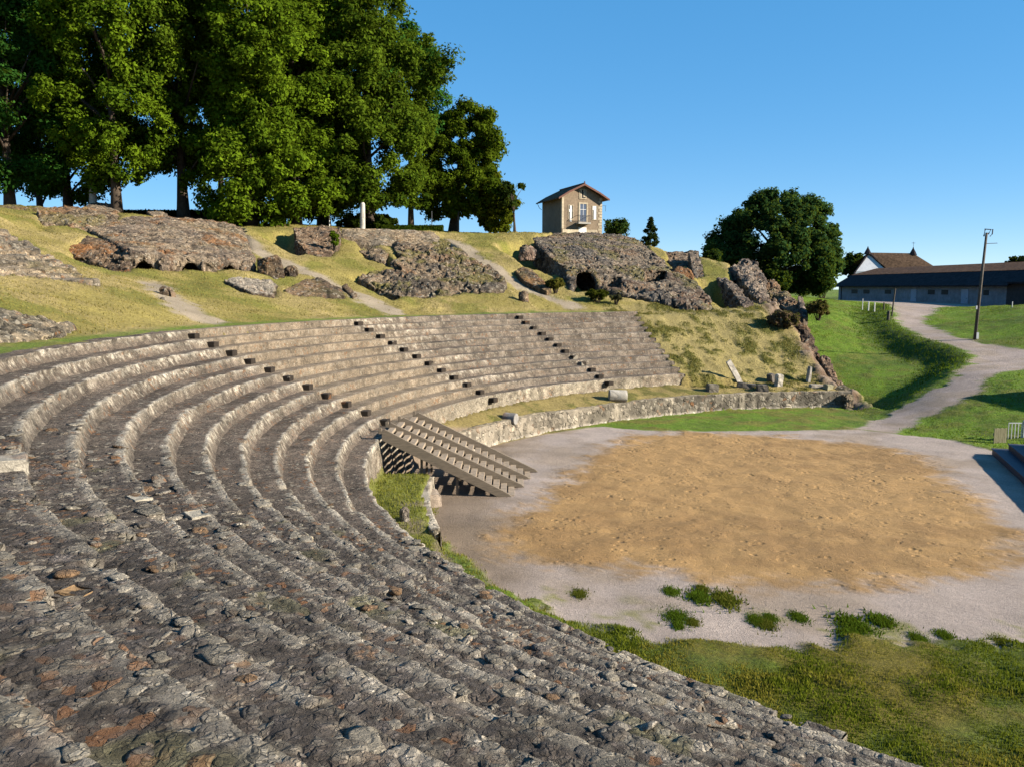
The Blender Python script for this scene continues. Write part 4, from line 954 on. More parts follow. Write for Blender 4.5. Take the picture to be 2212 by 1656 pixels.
# ridge along x: gable turned a little toward the viewer
V = [(-gw*1.15, -1.6, 0), (gw*1.05, -2.2, 0), (gw*1.05, -2.2, 3.1), (-gw*1.15, -1.6, 3.1), (0, 0, rz-.1)]
Vb = [(12.5, -2.2, 0), (12.5, 4, 0), (-gw*.9, 4, 0), (12.5, -2.2, 3.1), (12.5, 4, 3.1), (-gw*.9, 4, 3.1)]
mb = MB(); mb.add(V, [(0,1,2,3), (3,2,4)]); mb.add([V[1], Vb[0], Vb[3], V[2]], [(0,1,2,3)]); mb.add([Vb[0], Vb[1], Vb[4], Vb[3]], [(0,1,2,3)]); mb.build('wall', M['gable'], hb)
mb = MB(); e = 3.0
rid0, rid1 = Vector((-.25, -.1, rz)), Vector((8.0, .6, rz-.1))
mb.add([rid0, rid1, (11.6, -2.6, e), (gw*1.1, -2.6, e)], [(0,3,2,1)]); mb.add([rid0, rid1, (11.6, 5, e), (-gw*1.1, 5, e)], [(0,1,2,3)]); mb.add([rid1, (11.6, -2.6, e), (11.6, 5, e)], [(0,1,2)])
mb.add([rid0+Vector((0,0,.12)), rid1+Vector((0,0,.12)), (11.6, -2.6, e+.12), (gw*1.1, -2.6, e+.12)], [(0,3,2,1)])
rb = mb.build('roof', M['tile2'], hb)
for q in (rid0, rid1):
    mb = MB(); mb.tube([q+Vector((0,0,-.2)), q+Vector((0,0,.35)), q+Vector((0,0,.9)), q+Vector((0,0,1.2))], [.7, .45, .14, .05], 8); mb.build('finial', M['slate'], rb)
mb = MB(); mb.tube([rid1+Vector((0,0,1.2)), rid1+Vector((0,0,2.1))], .03, 5); mb.tube([rid1+Vector((-.3,0,1.9)), rid1+Vector((.3,0,1.9))], .03, 5); mb.build('weather_vane', M['darkmetal'], rb)
mb = MB()
mb.tube([(gw*1.12, -2.35, 2.95), (.0, -.12, rz+.03)], .16, 6); mb.tube([(-gw*1.3, -1.7, 2.6), (-.1, -.12, rz+.03)], .16, 6); mb.build('barge_board', M['slate'], rb)

# ---------------------------------------------------------------- pole, posts, bins
p = gp(2105, 735)[0]
pole = empty('utility_pole', tuple(p)); tag(pole, 'tall tapering utility pole beside the curving gravel road', 'pole')
top = Vector((.40, 0, 7.55))
mb = MB(); mb.tube([(0, 0, -.4), top*.5, top], [.12, .10, .08], 10); mb.build('shaft', M['creos'], pole, smooth=True)
mb = MB(); mb.tube([top+Vector((-.18, 0, -.25)), top+Vector((-.12, 0, .25)), top+Vector((.30, 0, .22)), top+Vector((.12, 0, -.1))], .055, 6); mb.tube([top+Vector((.42, 0, .25)), top+Vector((.40, 0, -.1)), top+Vector((.25, 0, -.25))], .04, 6); mb.build('bracket', M['darkmetal'], pole)
mb = MB(); mb.tube([top+Vector((0, 0, -.75)), top+Vector((.85, .1, -.72))], .025, 6); mb.build('cross_arm', M['darkmetal'], pole)
mb = MB(); mb.box(.05, .22, -.14, -.06, .1, .55); mb.box(-.12, -.02, -.17, -.11, 2.2, 2.45); mb.build('junction_box', M['galv'], pole)
def post(x, y, h, rr, lab, lean=0, mat='creos', group='posts by the yard', name='post'):
    p = gp(x, y)[0]; mb = MB(); mb.tube([(0, 0, -.3), (lean*h*.5, 0, h*.5), (lean*h, 0, h-.03), (lean*h, 0, h)], [rr, rr*.95, rr*.9, rr*.5], 8)
    o = mb.build(name, M[mat], None, smooth=False); o.location = p; return tag(o, lab, 'post', group)
post(1918, 691, .75, .14, 'short stout dark post in front of the tall leaning one at the road corner', .05)
post(1926, 682, 2.3, .07, 'tall thin leaning dark post at the corner of lawn and road', .09)
post(1909, 668, .6, .07, 'short dark post at the yard edge left of the tall leaning one', 0)
post(1876, 664, .5, .06, 'pale post at the yard edge, second from the left of the little row', 0, 'whitewash')
post(1889, 666, .5, .06, 'pale post at the yard edge, third from the left of the little row', 0, 'whitewash')
post(1863, 662, .65, .04, 'thin grey post, leftmost at the yard edge', 0, 'galv')
post(2186, 666, .55, .04, 'single pale post on the grass right of the utility pole', 0, 'galv')

# ---------------------------------------------------------------- stage steps at the right edge
s0 = at_z(2128, 984, 0); s1 = at_z(2212, 1066, 0); d = (s1-s0)[:2]; d = d/np.linalg.norm(d)
stage = empty('stage_steps', (s0[0], s0[1], 0), math.atan2(d[1], d[0]))
tag(stage, 'dark stepped wooden stage platform at the right edge, casting a shadow on the gravel', 'stage')
for k in range(4):
    a = .55*k + .30; mb = MB(); mb.box(-.5 + .25*k, 14, a, a+.62, .27*(k+1)-.05, .27*(k+1)); mb.build('step', M['stage'], stage)
    mb = MB(); mb.box(-.45+.25*k, 14, a+.03, a+.06, 0 if k == 0 else .27*k-.02, .27*(k+1)-.052); mb.build('riser', M['stage'], stage)
MB().box(.9, 14, 2.58, 8.5, .9, 1.12).build('deck', M['stage'], stage)
MB().box(.95, 14, 2.61, 8.4, -.05, .897).build('skirt', M['stage'], stage)
q = at(2159, 968, 37.8)
fence = empty('board_fence', tuple(q)); tag(fence, 'weathered yellowish board fence panel at the left end of the stage', 'fence')
for k in range(6): MB().box(-.28+.094*k, -.28+.094*k+.086, -.02, .02, -.15, .92+.02*(k % 2)).build('board', M['oldwood'], fence)
MB().box(-.3, .3, .022, .06, .6, .7).build('rail', M['oldwood'], fence)
q = at(2190, 956, 38.2)
rail = empty('metal_railing', tuple(q)); tag(rail, 'pale metal railing with upright bars beside the board fence', 'railing')
mb = MB(); mb.box(-.30, .34, -.02, .02, .90, .94); mb.box(-.30, .34, -.02, .02, .0, .04); mb.build('frame', M['galv'], rail)
for k in range(5): MB().box(-.30+.15*k, -.27+.15*k, -.015, .015, .043, .897).build('bar', M['galv'], rail)
mb = MB(); mb.tube([(.40, 0, -.1), (.40, 0, 1.02), (.48, 0, 1.15), (.9, .1, 1.18)], .045, 8); mb.build('handrail', M['galv'], rail)
# unseen wall added outside the picture, sized to cast the shadow on the mound
bw = empty('unseen_shade_wall', (9.7, 15.2, 0), math.radians(-62)); tag(bw, 'dark boarded wall added unseen beyond the right edge to shade the mound', 'wall')
MB().box(-1, 6.5, 0, .3, -.5, 3.5).build('panel', M['stage'], bw)
for x in (-.8, 2.7, 6.3): MB().box(x-.08, x+.08, .302, .5, -.5, 3.3).build('brace', M['stage'], bw)

# ---------------------------------------------------------------- columns, hedge, lamp posts under the trees
for (x, y, t, rr, h, lab) in ((201, 440, 71, .30, 1.9, 'thick pale broken column on the mound under the left trees'), (783, 494, 74, .24, 2.2, 'slender pale broken column behind the plastered wall')):
    p = at(x, y, t); mb = MB(); mb.tube([(0,0,-1.2), (0,0,0), (.03,0,h*.5), (.05,0,h*.93), (.06,0,h)], [rr*1.05, rr, rr*.93, rr*.85, rr*.5], 16)
    o = mb.build('broken_column', M['stone'], None, (.52,.48,.42)); o.location = p; tag(o, lab, 'column', 'columns under the trees')
for (x, y, t, h, rr, lab, mt) in ((990, 515, 86, 2.6, .12, 'plain square dark post right of the lone tree trunk', 'creos'), (712, 492, 77, 2.3, .05, 'thin white pole left of the slender column', 'white'), (933, 492, 80, 1.5, .04, 'thin dark stake behind the clipped hedge', 'darkmetal'), (860, 490, 80, .6, .05, 'short stake at the middle of the clipped hedge', 'creos')):
    p = at(x, y, t); mb = MB(); mb.tube([(0,0,-1), (0,0,h)], rr, 6); o = mb.build('post', M[mt]); o.location = p; tag(o, lab, 'post', 'posts on the rim')
# ---------------------------------------------------------------- trees
def cards(C, N, size, rg, asp=.62, col=None):
    """leaf-sized diamond faces at C with normals N"""
    n = len(C); R_ = rg.normal(size=(n, 3)); T = np.cross(N, R_); T /= np.linalg.norm(T, axis=1)[:,None]+1e-9; B = np.cross(N, T)
    s = (size*(.6+.8*rg.random(n)))[:,None]
    bend = N*s*.18
    V = np.stack([C-T*s, C-B*s*asp+bend, C+T*s, C+B*s*asp+bend], 1).reshape(-1, 3)
    return V, np.arange(4*n).reshape(n, 4), np.repeat(col, 4, 0) if col is not None else None
def crown_mesh(name, clumps, per, size, seed, cdark, clight, flat=.8):
    """clumps: array of x, y, z, radius"""
    rg = np.random.default_rng(seed); k = len(clumps)
    reps = np.maximum(12, (per*(clumps[:,3]/clumps[:,3].mean())**2).astype(int)); idx = np.repeat(np.arange(k), reps); n = len(idx)
    d = rg.normal(size=(n, 3)); d /= np.linalg.norm(d, axis=1)[:,None]
    rad = clumps[idx,3]*(.30+.70*rg.random(n)**.6)*(.80+.55*fbm(np.concatenate([d*1.7], 1) + idx[:,None]*3.7, 2, seed))
    C = clumps[idx,:3] + d*rad[:,None]*[1, 1, flat]
    C[:,2] -= .18*rg.random(n)*clumps[idx,3]
    Nn = d*.8 + rg.normal(size=(n, 3))*.55 + [0, 0, .45]; Nn /= np.linalg.norm(Nn, axis=1)[:,None]
    tone = np.clip(rg.random(k)[idx]*.55 + .45*rg.random(n), 0, 1)
    col = np.array(cdark)*(1-tone)[:,None] + np.array(clight)*tone[:,None]
    V, Fq, cc = cards(C, Nn, size, rg, .6, col)
    return make_mesh(name, V, Fq, cc)
def tree(name, label, cat, base, h, prof, nclump, per, leaf, seed, cd, cl, trunk=.4, crad=(.7, 1.3), clear=.1, lean=(0, 0), fork=1, group=None, squash=1.0, lobes=.3, limbs=14, core=.45):
    rg = np.random.default_rng(seed); root = empty(name, tuple(base)); tag(root, label, cat, group)
    zs = np.array([p[0] for p in prof])*h; rs = np.array([p[1] for p in prof])
    z = zs[0] + (zs[-1]-zs[0])*rg.random(nclump*6); keep = rg.random(len(z)) < (np.interp(z, zs, rs)+.3)/(rs.max()+.3); z = z[keep][:nclump]; n = len(z)
    a = rg.random(n)*2*np.pi
    lob = 1 + lobes*fbm(np.stack([np.cos(a)*1.4, np.sin(a)*1.4, z*.32], -1), 2, seed)
    R_ = np.interp(z, zs, rs)*lob*(core+(1-core)*rg.random(n)**.45)
    cr = crad[0] + (crad[1]-crad[0])*rg.random(n)
    cl_ = np.stack([np.cos(a)*R_ + lean[0]*z/h, np.sin(a)*R_*squash + lean[1]*z/h, z, cr], -1)
    o = obj('crown', crown_mesh('crown', cl_, per, leaf, seed, cd, cl), M['leaf'], root)
    mb = MB(); hb_ = zs[0] + .55*(zs[-1]-zs[0])
    pts = [(lean[0]*u*hb_/h + .12*math.sin(u*5+seed)*u*trunk*2, lean[1]*u*hb_/h + .12*math.cos(u*4+seed)*u*trunk*2, -.5 if u == 0 else u*hb_) for u in np.linspace(0, 1, 9)]
    mb.tube(pts, [trunk*(1.5 if i == 0 else 1.12 if i == 1 else 1.05-.095*i) for i in range(9)], 10)
    tr = mb.build('trunk', M['bark'], root, smooth=True)
    mb = MB(); pick = rg.choice(n, min(n, limbs), replace=False)
    for i in pick:
        e = cl_[i,:3]; z0_ = max(zs[0]*.75, min(hb_*.9, e[2]*.62)); u = z0_/hb_; s = Vector((lean[0]*z0_/h + .12*math.sin(u*5+seed)*u*trunk*2, lean[1]*z0_/h + .12*math.cos(u*4+seed)*u*trunk*2, z0_))
        m_ = (s+Vector(e))*.5 + Vector((rg.normal()*.2, rg.normal()*.2, .25))
        mb.tube([s, m_, Vector(e)], [trunk*.36, trunk*.2, trunk*.07], 6)
    mb.build('limbs', M['bark'], tr, smooth=True)
    return root
def tbase(x, y, t):
    p = at(x, 500, t); return np.array([p[0], p[1], float(H(p[:1], p[1:2])[0])-.05])
G1 = ((.022,.052,.006), (.105,.190,.013)); G2 = ((.032,.065,.006), (.165,.255,.014)); G3 = ((.014,.046,.010), (.060,.170,.024)); G4 = ((.022,.048,.006), (.125,.190,.014))
TG = 'tall trees along the rim of the hill'
tall = [(.20, 1.6), (.27, 3.4), (.3, 4.3), (.5, 4.4), (.7, 3.8), (.86, 2.7), (1., .8)]
tall2 = [(.10, 1.8), (.18, 3.6), (.35, 4.6), (.55, 4.7), (.75, 3.9), (.9, 2.5), (1., .7)]
drop_ = [(.03, 2.2), (.08, 4.0), (.2, 4.7), (.4, 4.6), (.6, 4.0), (.8, 2.9), (.95, 1.3), (1., .4)]
T_ = [  # x, t, height, profile, clumps, seed, colours, trunk, label
    (25, 70, 25, tall2, 330, 101, G3, .40, 'dark green tall tree at the left edge of the picture, leftmost of the rim trees'),
    (150, 77, 26, tall2, 330, 102, G1, .38, 'tall tree standing behind the thick pale broken column, second from the left'),
    (255, 70, 27, tall2, 360, 103, G2, .36, 'tall olive-green tree right of the thick pale broken column'),
    (398, 74, 25, [(.17, 1.5), (.24, 3.4), (.4, 4.5), (.6, 4.4), (.8, 3.4), (.93, 2.0), (1., .6)], 340, 104, G4, .42, 'tall tree with a long bare dark trunk against the sky, above the long vault slab'),
    (545, 73, 24, drop_, 480, 105, G2, .45, 'tall bright yellow-green tree with foliage hanging to the ground, above the middle footpath'),
    (640, 77, 24, drop_, 400, 106, G2, .42, 'tall light-green tree close behind the yellow-green one with foliage to the ground'),
    (700, 82, 26, tall2, 380, 107, G1, .50, 'tall tree with a thick dark trunk left of the slender pale column'),
    (800, 80, 22.5, [(.05, 2.2), (.12, 4.2), (.3, 5.1), (.5, 5.2), (.68, 4.9), (.84, 3.6), (.95, 2.0), (1., .7)], 470, 108, G4, .42, 'broad dark-green tree above the plastered wall, rightmost of the tall group'),
    (888, 86, 19.5, [(.42, .8), (.5, 2.6), (.62, 3.4), (.78, 3.2), (.92, 1.9), (1., .6)], 150, 109, G3, .25, 'loose leafy tree leaning out to the right of the tall group, sky showing through'),
    (90, 92, 27, tall, 200, 110, G3, .4, 'tree in the second row behind the two leftmost rim trees'), (480, 95, 26, tall, 190, 112, G1, .4, 'tree in the second row, behind the left side of the yellow-green tree')]
for k, (x, t, h, pf, nc, sd, g, tr, lab) in enumerate(T_):
    tree('tall_tree', lab, 'tree', tbase(x, 0, t), h, pf, int(nc*.6), 330, .155, sd, g[0], g[1], tr, (.6, 1.75), group=TG, limbs=18, lobes=.6, core=.45)
tree('lone_tree', 'lone rounded tree left of the small house, its right half lit yellow-green', 'tree', tbase(978, 0, 88), 12.6, [(.14, 1.8), (.2, 3.2), (.38, 4.1), (.6, 3.9), (.8, 3.3), (.93, 2.3), (1., 1.0)], 250, 300, .15, 120, (.022,.046,.004), (.115,.165,.012), .42, (.5, 1.2), lean=(1.4, 0), limbs=18, lobes=.4)
tree('hanging_bush', 'low bushy growth hanging at the right foot of the lone rounded tree', 'bush', tbase(1072, 0, 87), 6.0, [(.10, .7), (.25, 1.9), (.5, 2.2), (.8, 1.6), (1., .5)], 80, 120, .2, 121, (.03,.05,.005), (.15,.165,.012), .12, (.45, .9), limbs=6)
tree('leaning_tree', 'small crooked tree leaning left between the lone tree and the house', 'tree', tbase(1112, 0, 84), 4.9, [(.48, .3), (.58, 1.1), (.75, 1.5), (.92, 1.1), (1., .4)], 26, 50, .17, 122, (.012,.022,.005), (.03,.05,.010), .13, (.3, .62), lean=(-.2, 0), limbs=14, core=.2)
tree('round_tree', 'big round dark-green tree behind the leaning slabs, left of the sheds', 'tree', at(1672, 650, 100), 12.6, [(.10, 4.0), (.22, 6.2), (.42, 7.3), (.62, 7.0), (.8, 5.3), (.93, 3.0), (1., 1.0)], 400, 270, .165, 123, (.016,.040,.014), (.050,.105,.030), .5, (.6, 1.3), limbs=24, lobes=.36, core=.4)
def bush(name, label, x, y, t, w, h, leaf, n, per, seed, cd, cl, cat='bush', group=None, k_=.000546):
    W_, H_ = w*k_*t, h*k_*t; p = at(x, y, t); rg = np.random.default_rng(seed)
    u = rg.normal(size=(n, 3)); u /= np.linalg.norm(u, axis=1)[:,None]; u *= (.3+.7*rg.random(n)**.5)[:,None]
    cr = np.minimum(W_, H_)*(.14+.14*rg.random(n))
    c_ = np.stack([u[:,0]*(W_/2-cr*.6), u[:,1]*W_*.4, H_*.48 + u[:,2]*(H_*.5-cr*.5), cr], -1)
    root = empty(name, tuple(p)); tag(root, label, cat, group)
    obj('foliage', crown_mesh('foliage', c_, per, leaf, seed, cd, cl), M['leaf'], root)
    mb = MB()
    for i in range(min(n, 7)): mb.tube([(c_[i,0]*.2, c_[i,1]*.2, -.3), (c_[i,0]*.6, c_[i,1]*.6, c_[i,2]*.5), tuple(c_[i,:3])], [.05, .035, .015], 5)
    mb.build('stems', M['bark'], root); return root
DK = ((.010,.020,.006), (.030,.055,.014))
bush('bush', 'loose green bush with spiky top right behind the small house', 1329, 516, 104, 62, 50, .15, 40, 90, 201, (.014,.03,.008), (.045,.085,.02))
bush('bush', 'dark bush to the left of the two leaning slabs, under the round tree', 1535, 600, 82, 60, 64, .16, 46, 90, 202, *DK)
bush('bush', 'dark undergrowth filling the foot of the round tree', 1640, 640, 92, 150, 70, .18, 110, 90, 203, (.010,.022,.006), (.028,.055,.012))
bush('bush', 'light green willowy bush hanging down at the right foot of the round tree', 1775, 646, 94, 70, 120, .17, 90, 100, 204, (.02,.045,.010), (.045,.085,.018))
bush('bush', 'brown-tipped bush beside the narrow upright slab at the edge of the lawn', 1768, 684, 62.5, 56, 38, .09, 40, 120, 205, (.05,.045,.016), (.15,.115,.045))
bush('bush', 'reddish brown bush on the crumbling edge below the broken walls', 1690, 706, 58.6, 76, 36, .08, 46, 120, 206, (.075,.05,.03), (.17,.12,.075))
bush('bush', 'clipped-looking dark olive bush in front of the arched opening', 1290, 648, 61.5, 52, 24, .07, 34, 130, 207, (.025,.034,.006), (.085,.09,.014))
bush('bush', 'grey-green low bush to the right of the olive bush below the arch', 1330, 650, 61.2, 34, 16, .07, 18, 100, 208, (.06,.06,.03), (.13,.12,.06))
bush('bush', 'yellowish bush left of the arched opening', 1200, 625, 63, 50, 26, .08, 26, 100, 209, (.07,.07,.012), (.15,.13,.03))
bush('ivy', 'bright green ivy patch on the right side of the tall brown block', 723, 532, 63.8, 22, 34, .09, 20, 110, 210, (.05,.09,.006), (.11,.17,.012), 'ivy')
bush('bush', 'dark round tree top beyond the left end of the shed roof', 1845, 600, 155, 70, 55, .3, 40, 90, 211, *DK)
bush('bush', 'dark tall treetop at the right edge beyond the shed', 2200, 612, 140, 66, 62, .3, 46, 90, 212, (.006,.012,.006), (.012,.025,.010))
bush('bush', 'low distant treetops beyond the right part of the shed roof', 2140, 600, 170, 70, 28, .3, 30, 80, 213, (.008,.016,.008), (.02,.035,.014))
bush('bush', 'small distant treetop right of the white-gabled house', 2026, 594, 170, 26, 16, .25, 10, 80, 214, *DK)
bush('bush', 'dense thicket of low foliage at the foot of the tall trees above the footpath', 560, 478, 74, 190, 44, .2, 80, 90, 215, (.014,.028,.004), (.06,.095,.010))
bush('bush', 'low undergrowth at the foot of the broad tree behind the plastered wall', 790, 506, 80, 150, 50, .2, 60, 90, 216, (.012,.024,.004), (.05,.075,.010))
# small conifer
cb = at(1405, 532, 95); root = empty('small_conifer', tuple(cb)); tag(root, 'small dark conifer on the skyline right of the house', 'tree')
rg = np.random.default_rng(220); cl_ = []
for k in range(60):
    u = rg.random(); a = rg.random()*6.28; rr = 1.15*(1-u)**.8*(.4+.6*rg.random()); cl_.append((math.cos(a)*rr, math.sin(a)*rr, .1+u*3.0, .24+.15*(1-u)))
obj('crown', crown_mesh('crown', np.array(cl_), 60, .11, 220, (.006,.012,.006), (.015,.028,.012)), M['leaf'], root)
MB().tube([(0,0,-.8), (0,0,1.0), (0,0,3.0)], [.09, .07, .02], 6).build('trunk', M['bark'], root)
# clipped hedge behind the plastered wall, and a leafy strip imitating shaded ground
def hedge(name, label, a, b, t0, t1, y0, y1, cd, cl, seed):
    rg = np.random.default_rng(seed); P0 = at(a, y1, t0); P1 = at(b, y1, t1); hh = (y1-y0)*.000546*t0; n = 9000
    u = rg.random(n); v = rg.random(n); f = rg.integers(0, 3, n); w_ = 1.0
    C = P0 + (P1-P0)*u[:,None]; C[:,2] += np.where(f == 0, hh, hh*v); C[:,1] += np.where(f == 0, w_*v, np.where(f == 1, 0, w_))
    C += rg.normal(size=(n, 3))*.04
    N = np.where(f[:,None] == 0, [0, 0, 1.], np.where(f[:,None] == 1, [0, -1., .2], [0, 1., .2])) + rg.normal(size=(n, 3))*.5; N /= np.linalg.norm(N, axis=1)[:,None]
    root = empty(name, tuple(P0)); tag(root, label, 'hedge')
    tone = rg.random(n); V, Fq, cc = cards(C-P0, N, .09, rg, .6, np.array(cd)*(1-tone)[:,None] + np.array(cl)*tone[:,None])
    obj('foliage', make_mesh('foliage', V, Fq, cc), M['leaf'], root)
    d = P1-P0; mb = MB(); mb.add([(0,.1,-1), d+np.array([0,.1,-1]), d+np.array([0,.1,hh-.06]), (0,.1,hh-.06), (0,.9,-1), d+np.array([0,.9,-1]), d+np.array([0,.9,hh-.06]), (0,.9,hh-.06)], [(0,1,2,3),(7,6,5,4),(3,2,6,7),(0,3,7,4),(1,5,6,2)])
    mb.build('branches', M['bark'], root)
hedge('hedge_and_shade_band', 'clipped hedge running behind the plastered wall toward the lone tree', 826, 956, 78, 80, 489, 512, (.02,.035,.004), (.05,.08,.008), 230)
hedge('hedge_and_shade_band', 'dark leafy band standing in for shaded ground along the skyline beneath the trunks at the left', -20, 470, 76, 80, 455, 466, (.012,.020,.004), (.03,.045,.008), 231)  # leafy strip added to imitate the dark shaded ground behind the trunks

# ---------------------------------------------------------------- grass and weeds
def blades(name, P, hgt, cd, cl, seed, wid=.16, lean=.5, tri=True):
    rg = np.random.default_rng(seed); n = len(P); a = rg.random(n)*6.283; h_ = hgt*(.5+.8*rg.random(n)); w_ = h_*wid
    dx, dy = np.cos(a), np.sin(a); b = rg.random(n)*6.283; l = h_*lean*rg.random(n)
    V = np.stack([P + np.stack([-dx*w_, -dy*w_, -.02+0*a], -1), P + np.stack([dx*w_, dy*w_, -.02+0*a], -1), P + np.stack([np.cos(b)*l, np.sin(b)*l, h_], -1)], 1).reshape(-1, 3)
    tone = rg.random(n); col = np.array(cd)*(1-tone)[:,None] + np.array(cl)*tone[:,None]
    return make_mesh(name, V, np.arange(3*n).reshape(n, 3), np.repeat(col, 3, 0))
def inter(F_, x, y):     # ground height incl. relief: bilinear in the ground grid
    i = np.clip(np.searchsorted(gx, x)-1, 0, len(gx)-2); j = np.clip(np.searchsorted(gy, y)-1, 0, len(gy)-2)
    u = (x-gx[i])/(gx[i+1]-gx[i]); v = (y-gy[j])/(gy[j+1]-gy[j]); q = F_.reshape(sh)
    return q[i,j]*(1-u)*(1-v)+q[i+1,j]*u*(1-v)+q[i,j+1]*(1-u)*v+q[i+1,j+1]*u*v
def scatter(n, x0, x1, y0, y1, mask, seed):
    rg = np.random.default_rng(seed); x = x0+(x1-x0)*rg.random(n); y = y0+(y1-y0)*rg.random(n)
    k = rg.random(n) < inter(mask, x, y); x = x[k]; y = y[k]
    return np.stack([x, y, inter(Z, x, y)], -1)
P = scatter(330000, -24, -8, -22, -9.5, gnear*flat, 301)
pn = fbm(P*[.9, .9, 0], 3, 31)
me = blades('near_grass', P, .042*(1+.6*pn), (.075,.105,.010), (.19,.215,.022), 302, .28, 1.0); a_ = me.color_attributes['Col']; cc = np.empty(len(me.vertices)*4, np.float32); a_.data.foreach_get('color', cc); cc = cc.reshape(-1, 4)
bt = np.repeat(sstep(-.1, .4, fbm(P*[.55, .55, 0], 4, 21)+.3*fbm(P*[2.5, 2.5, 0], 3, 22)), 3)[:,None]; cc[:,:3] = cc[:,:3]*(1-bt*.75) + bt*.75*np.array([.20,.165,.03])*(.6+.5*cc[:,1:2]/.12); a_.data.foreach_set('color', cc.ravel())
tag(obj('near_grass', me, M['grass']), kind='stuff')
P = scatter(60000, -27, -16, -16, 1.5, np.clip(rim_green + remn*(th < 3.42)*(n2 < .25), 0, 1), 303)
tag(obj('rim_grass', blades('rim_grass', P, .07, (.12,.14,.016), (.26,.25,.05), 304, .2, .7), M['grass']), kind='stuff')
bank = lawn*(1-path)*(1-arena)*(Y > 9)*(Y < 70)*(X < 36)*(1-bankm)
P = scatter(170000, -1, 36, 9, 70, bank, 305); pn = fbm(P*[.35, .35, 0], 3, 41)
tag(obj('lawn_grass', blades('lawn_grass', P, .045+.03*np.clip(pn+.3, 0, 1), (.08,.13,.010), (.21,.31,.016), 306, .3, 1.0), M['grass']), kind='stuff')
P = scatter(60000, 0, 20, 15, 60, bankm, 315); tag(obj('bank_grass', blades('bank_grass', P, .12, (.05,.09,.007), (.14,.21,.015), 316, .25, 1.0), M['grass']), kind='stuff')  # blade colours also carry the bank's shade, besides long grass being darker
P = scatter(90000, -14, .6, 22, 37, es*sstep(-.1, .6, n2*.6+n3*.6+.3*n1)*(1-edge), 307)
tag(obj('slope_tufts', blades('slope_tufts', P, .09, (.12,.11,.025), (.30,.25,.09), 308, .3, .9), M['grass']), kind='stuff')
P = scatter(330000, -60, 2, -5, 66, grassy*hillm*(r > 35.0)*(1-es)*(.35+.65*sstep(0, .3, n2)), 309)
tag(obj('dry_grass', blades('dry_grass', P, .065, (.19,.16,.042), (.33,.265,.092), 310, .38, 1.0), M['grass']), kind='stuff')
WG = 'weeds growing on the gravel'
wl = [(1450, 1278, 34, 14, 'spreading green weed on the gravel, leftmost of the upper group of weeds'), (1517, 1271, 26, 9, 'small yellowish weed at the top of the upper group of weeds'), (1510, 1290, 46, 20, 'bushiest green weed in the middle of the upper group of weeds'), (1568, 1295, 52, 17, 'olive weed with a bare middle at the right of the upper group of weeds'),
    (1632, 1338, 42, 13, 'green weed in the middle of the gravel, left one of a close trio'), (1655, 1347, 44, 15, 'rounded olive weed at the lower right of the close trio'), (1664, 1334, 30, 9, 'small weed at the upper right of the close trio'), (1726, 1333, 44, 12, 'single low rounded weed just right of the close trio'),
    (1848, 1352, 76, 32, 'largest dark green weed patch on the gravel'), (1905, 1342, 46, 16, 'dark green weed trailing right of the largest patch'), (1838, 1374, 52, 16, 'dark weed below the largest patch, near the grass edge'), (1985, 1380, 40, 14, 'yellow-green weed at the grass edge right of the largest patch'), (2040, 1372, 34, 10, 'flat weed on the gravel above the grass edge toward the right'),
    (1252, 1283, 36, 14, 'olive weed on the bare ground at the left of the gravel, near the seats'), (1462, 1332, 60, 10, 'dark straggling weed below the upper group'), (1497, 1344, 26, 9, 'small olive weed right below the straggling one'), (1465, 1352, 18, 8, 'tiny weed close to the grass edge below the straggling one'), (2170, 1388, 40, 12, 'dry yellowish weed at the right edge of the gravel')]
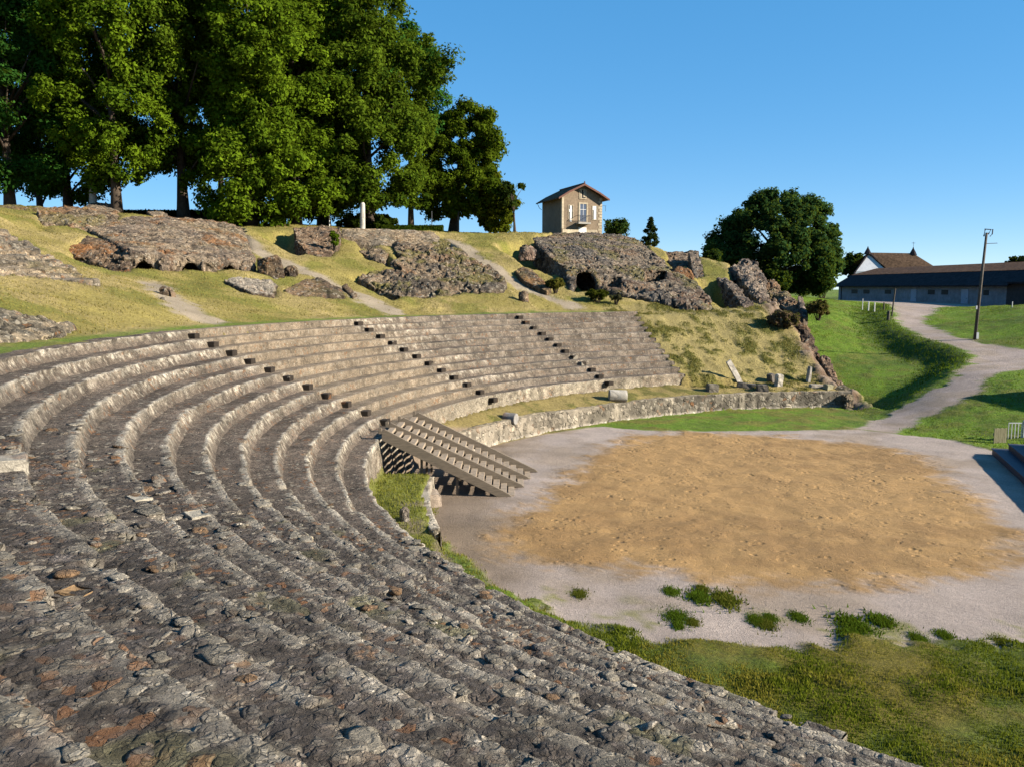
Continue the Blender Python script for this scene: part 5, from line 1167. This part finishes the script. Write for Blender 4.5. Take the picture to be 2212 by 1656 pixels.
for k, (x, y, w, h, lab) in enumerate(wl):
    p = at_z(x, y, .0); t = p[1]-CAM[1]; W_ = w*.000546*t; rg = np.random.default_rng(400+k); n = int(700+w*13)
    q = rg.normal(size=(n, 2))*[W_*.29, W_*.52]*(.5+.7*np.abs(fbm(np.stack([rg.random(n)*3, rg.random(n)*3, 0*rg.random(n)+k], -1), 2, k)))[:,None]
    P = np.stack([q[:,0], q[:,1], 0*q[:,0]], -1)
    dry_ = k in (1, 3, 5, 13, 15, 17)
    o = obj('weed', blades('weed', P, .035 + .025*(h > 15), (.05,.075,.008), (.17,.16,.03) if dry_ else (.09,.16,.015), 450+k, .36, 1.5), M['grass']); o.location = (p[0], p[1], .01)
    tag(o, lab, 'weed', WG)
# ---------------------------------------------------------------- light, sky and camera
SUN_AZ = math.radians(105.0); SUN_EL = math.radians(23.0)      # azimuth clockwise from +Y
w = bpy.data.worlds.new('World'); scene.world = w; w.use_nodes = True
nt = w.node_tree; bg = nt.nodes['Background']; sky = nt.nodes.new('ShaderNodeTexSky')
sky.sky_type = 'NISHITA'; sky.sun_disc = False; sky.sun_elevation = SUN_EL; sky.sun_rotation = SUN_AZ
sky.altitude = 0; sky.air_density = .5; sky.dust_density = .0; sky.ozone_density = 3.0
hs = nt.nodes.new('ShaderNodeHueSaturation'); hs.inputs['Saturation'].default_value = 2.12; hs.inputs['Value'].default_value = 1.14; gm = nt.nodes.new('ShaderNodeGamma'); gm.inputs[1].default_value = .38; nt.links.new(sky.outputs[0], gm.inputs[0]); nt.links.new(gm.outputs[0], hs.inputs['Color']); nt.links.new(hs.outputs[0], bg.inputs[0]); bg.inputs[1].default_value = .15
L = bpy.data.lights.new('sun', 'SUN'); L.energy = 5.0; L.angle = math.radians(.53); L.color = (1, .90, .74)
lo = bpy.data.objects.new('sun', L); COL.objects.link(lo)
sd = Vector((math.sin(SUN_AZ)*math.cos(SUN_EL), math.cos(SUN_AZ)*math.cos(SUN_EL), math.sin(SUN_EL)))
lo.rotation_euler = sd.to_track_quat('Z', 'Y').to_euler(); lo.location = (40, -10, 30)
cam = bpy.data.cameras.new('camera'); co = bpy.data.objects.new('camera', cam); COL.objects.link(co)
cam.sensor_width = 36; cam.lens = 2650.57/3200*36; cam.clip_start = .05; cam.clip_end = 3000
co.location = tuple(CAM); co.rotation_euler = (math.pi/2+PIT, 0, 0)
scene.camera = co
vs = scene.view_settings; vs.view_transform = 'Standard'; vs.look = 'None'; vs.exposure = 1.6; vs.gamma = 1; vs.use_curve_mapping = False
scene.cycles.max_bounces = 5; scene.cycles.diffuse_bounces = 1; scene.cycles.transmission_bounces = 3; scene.cycles.transparent_max_bounces = 4
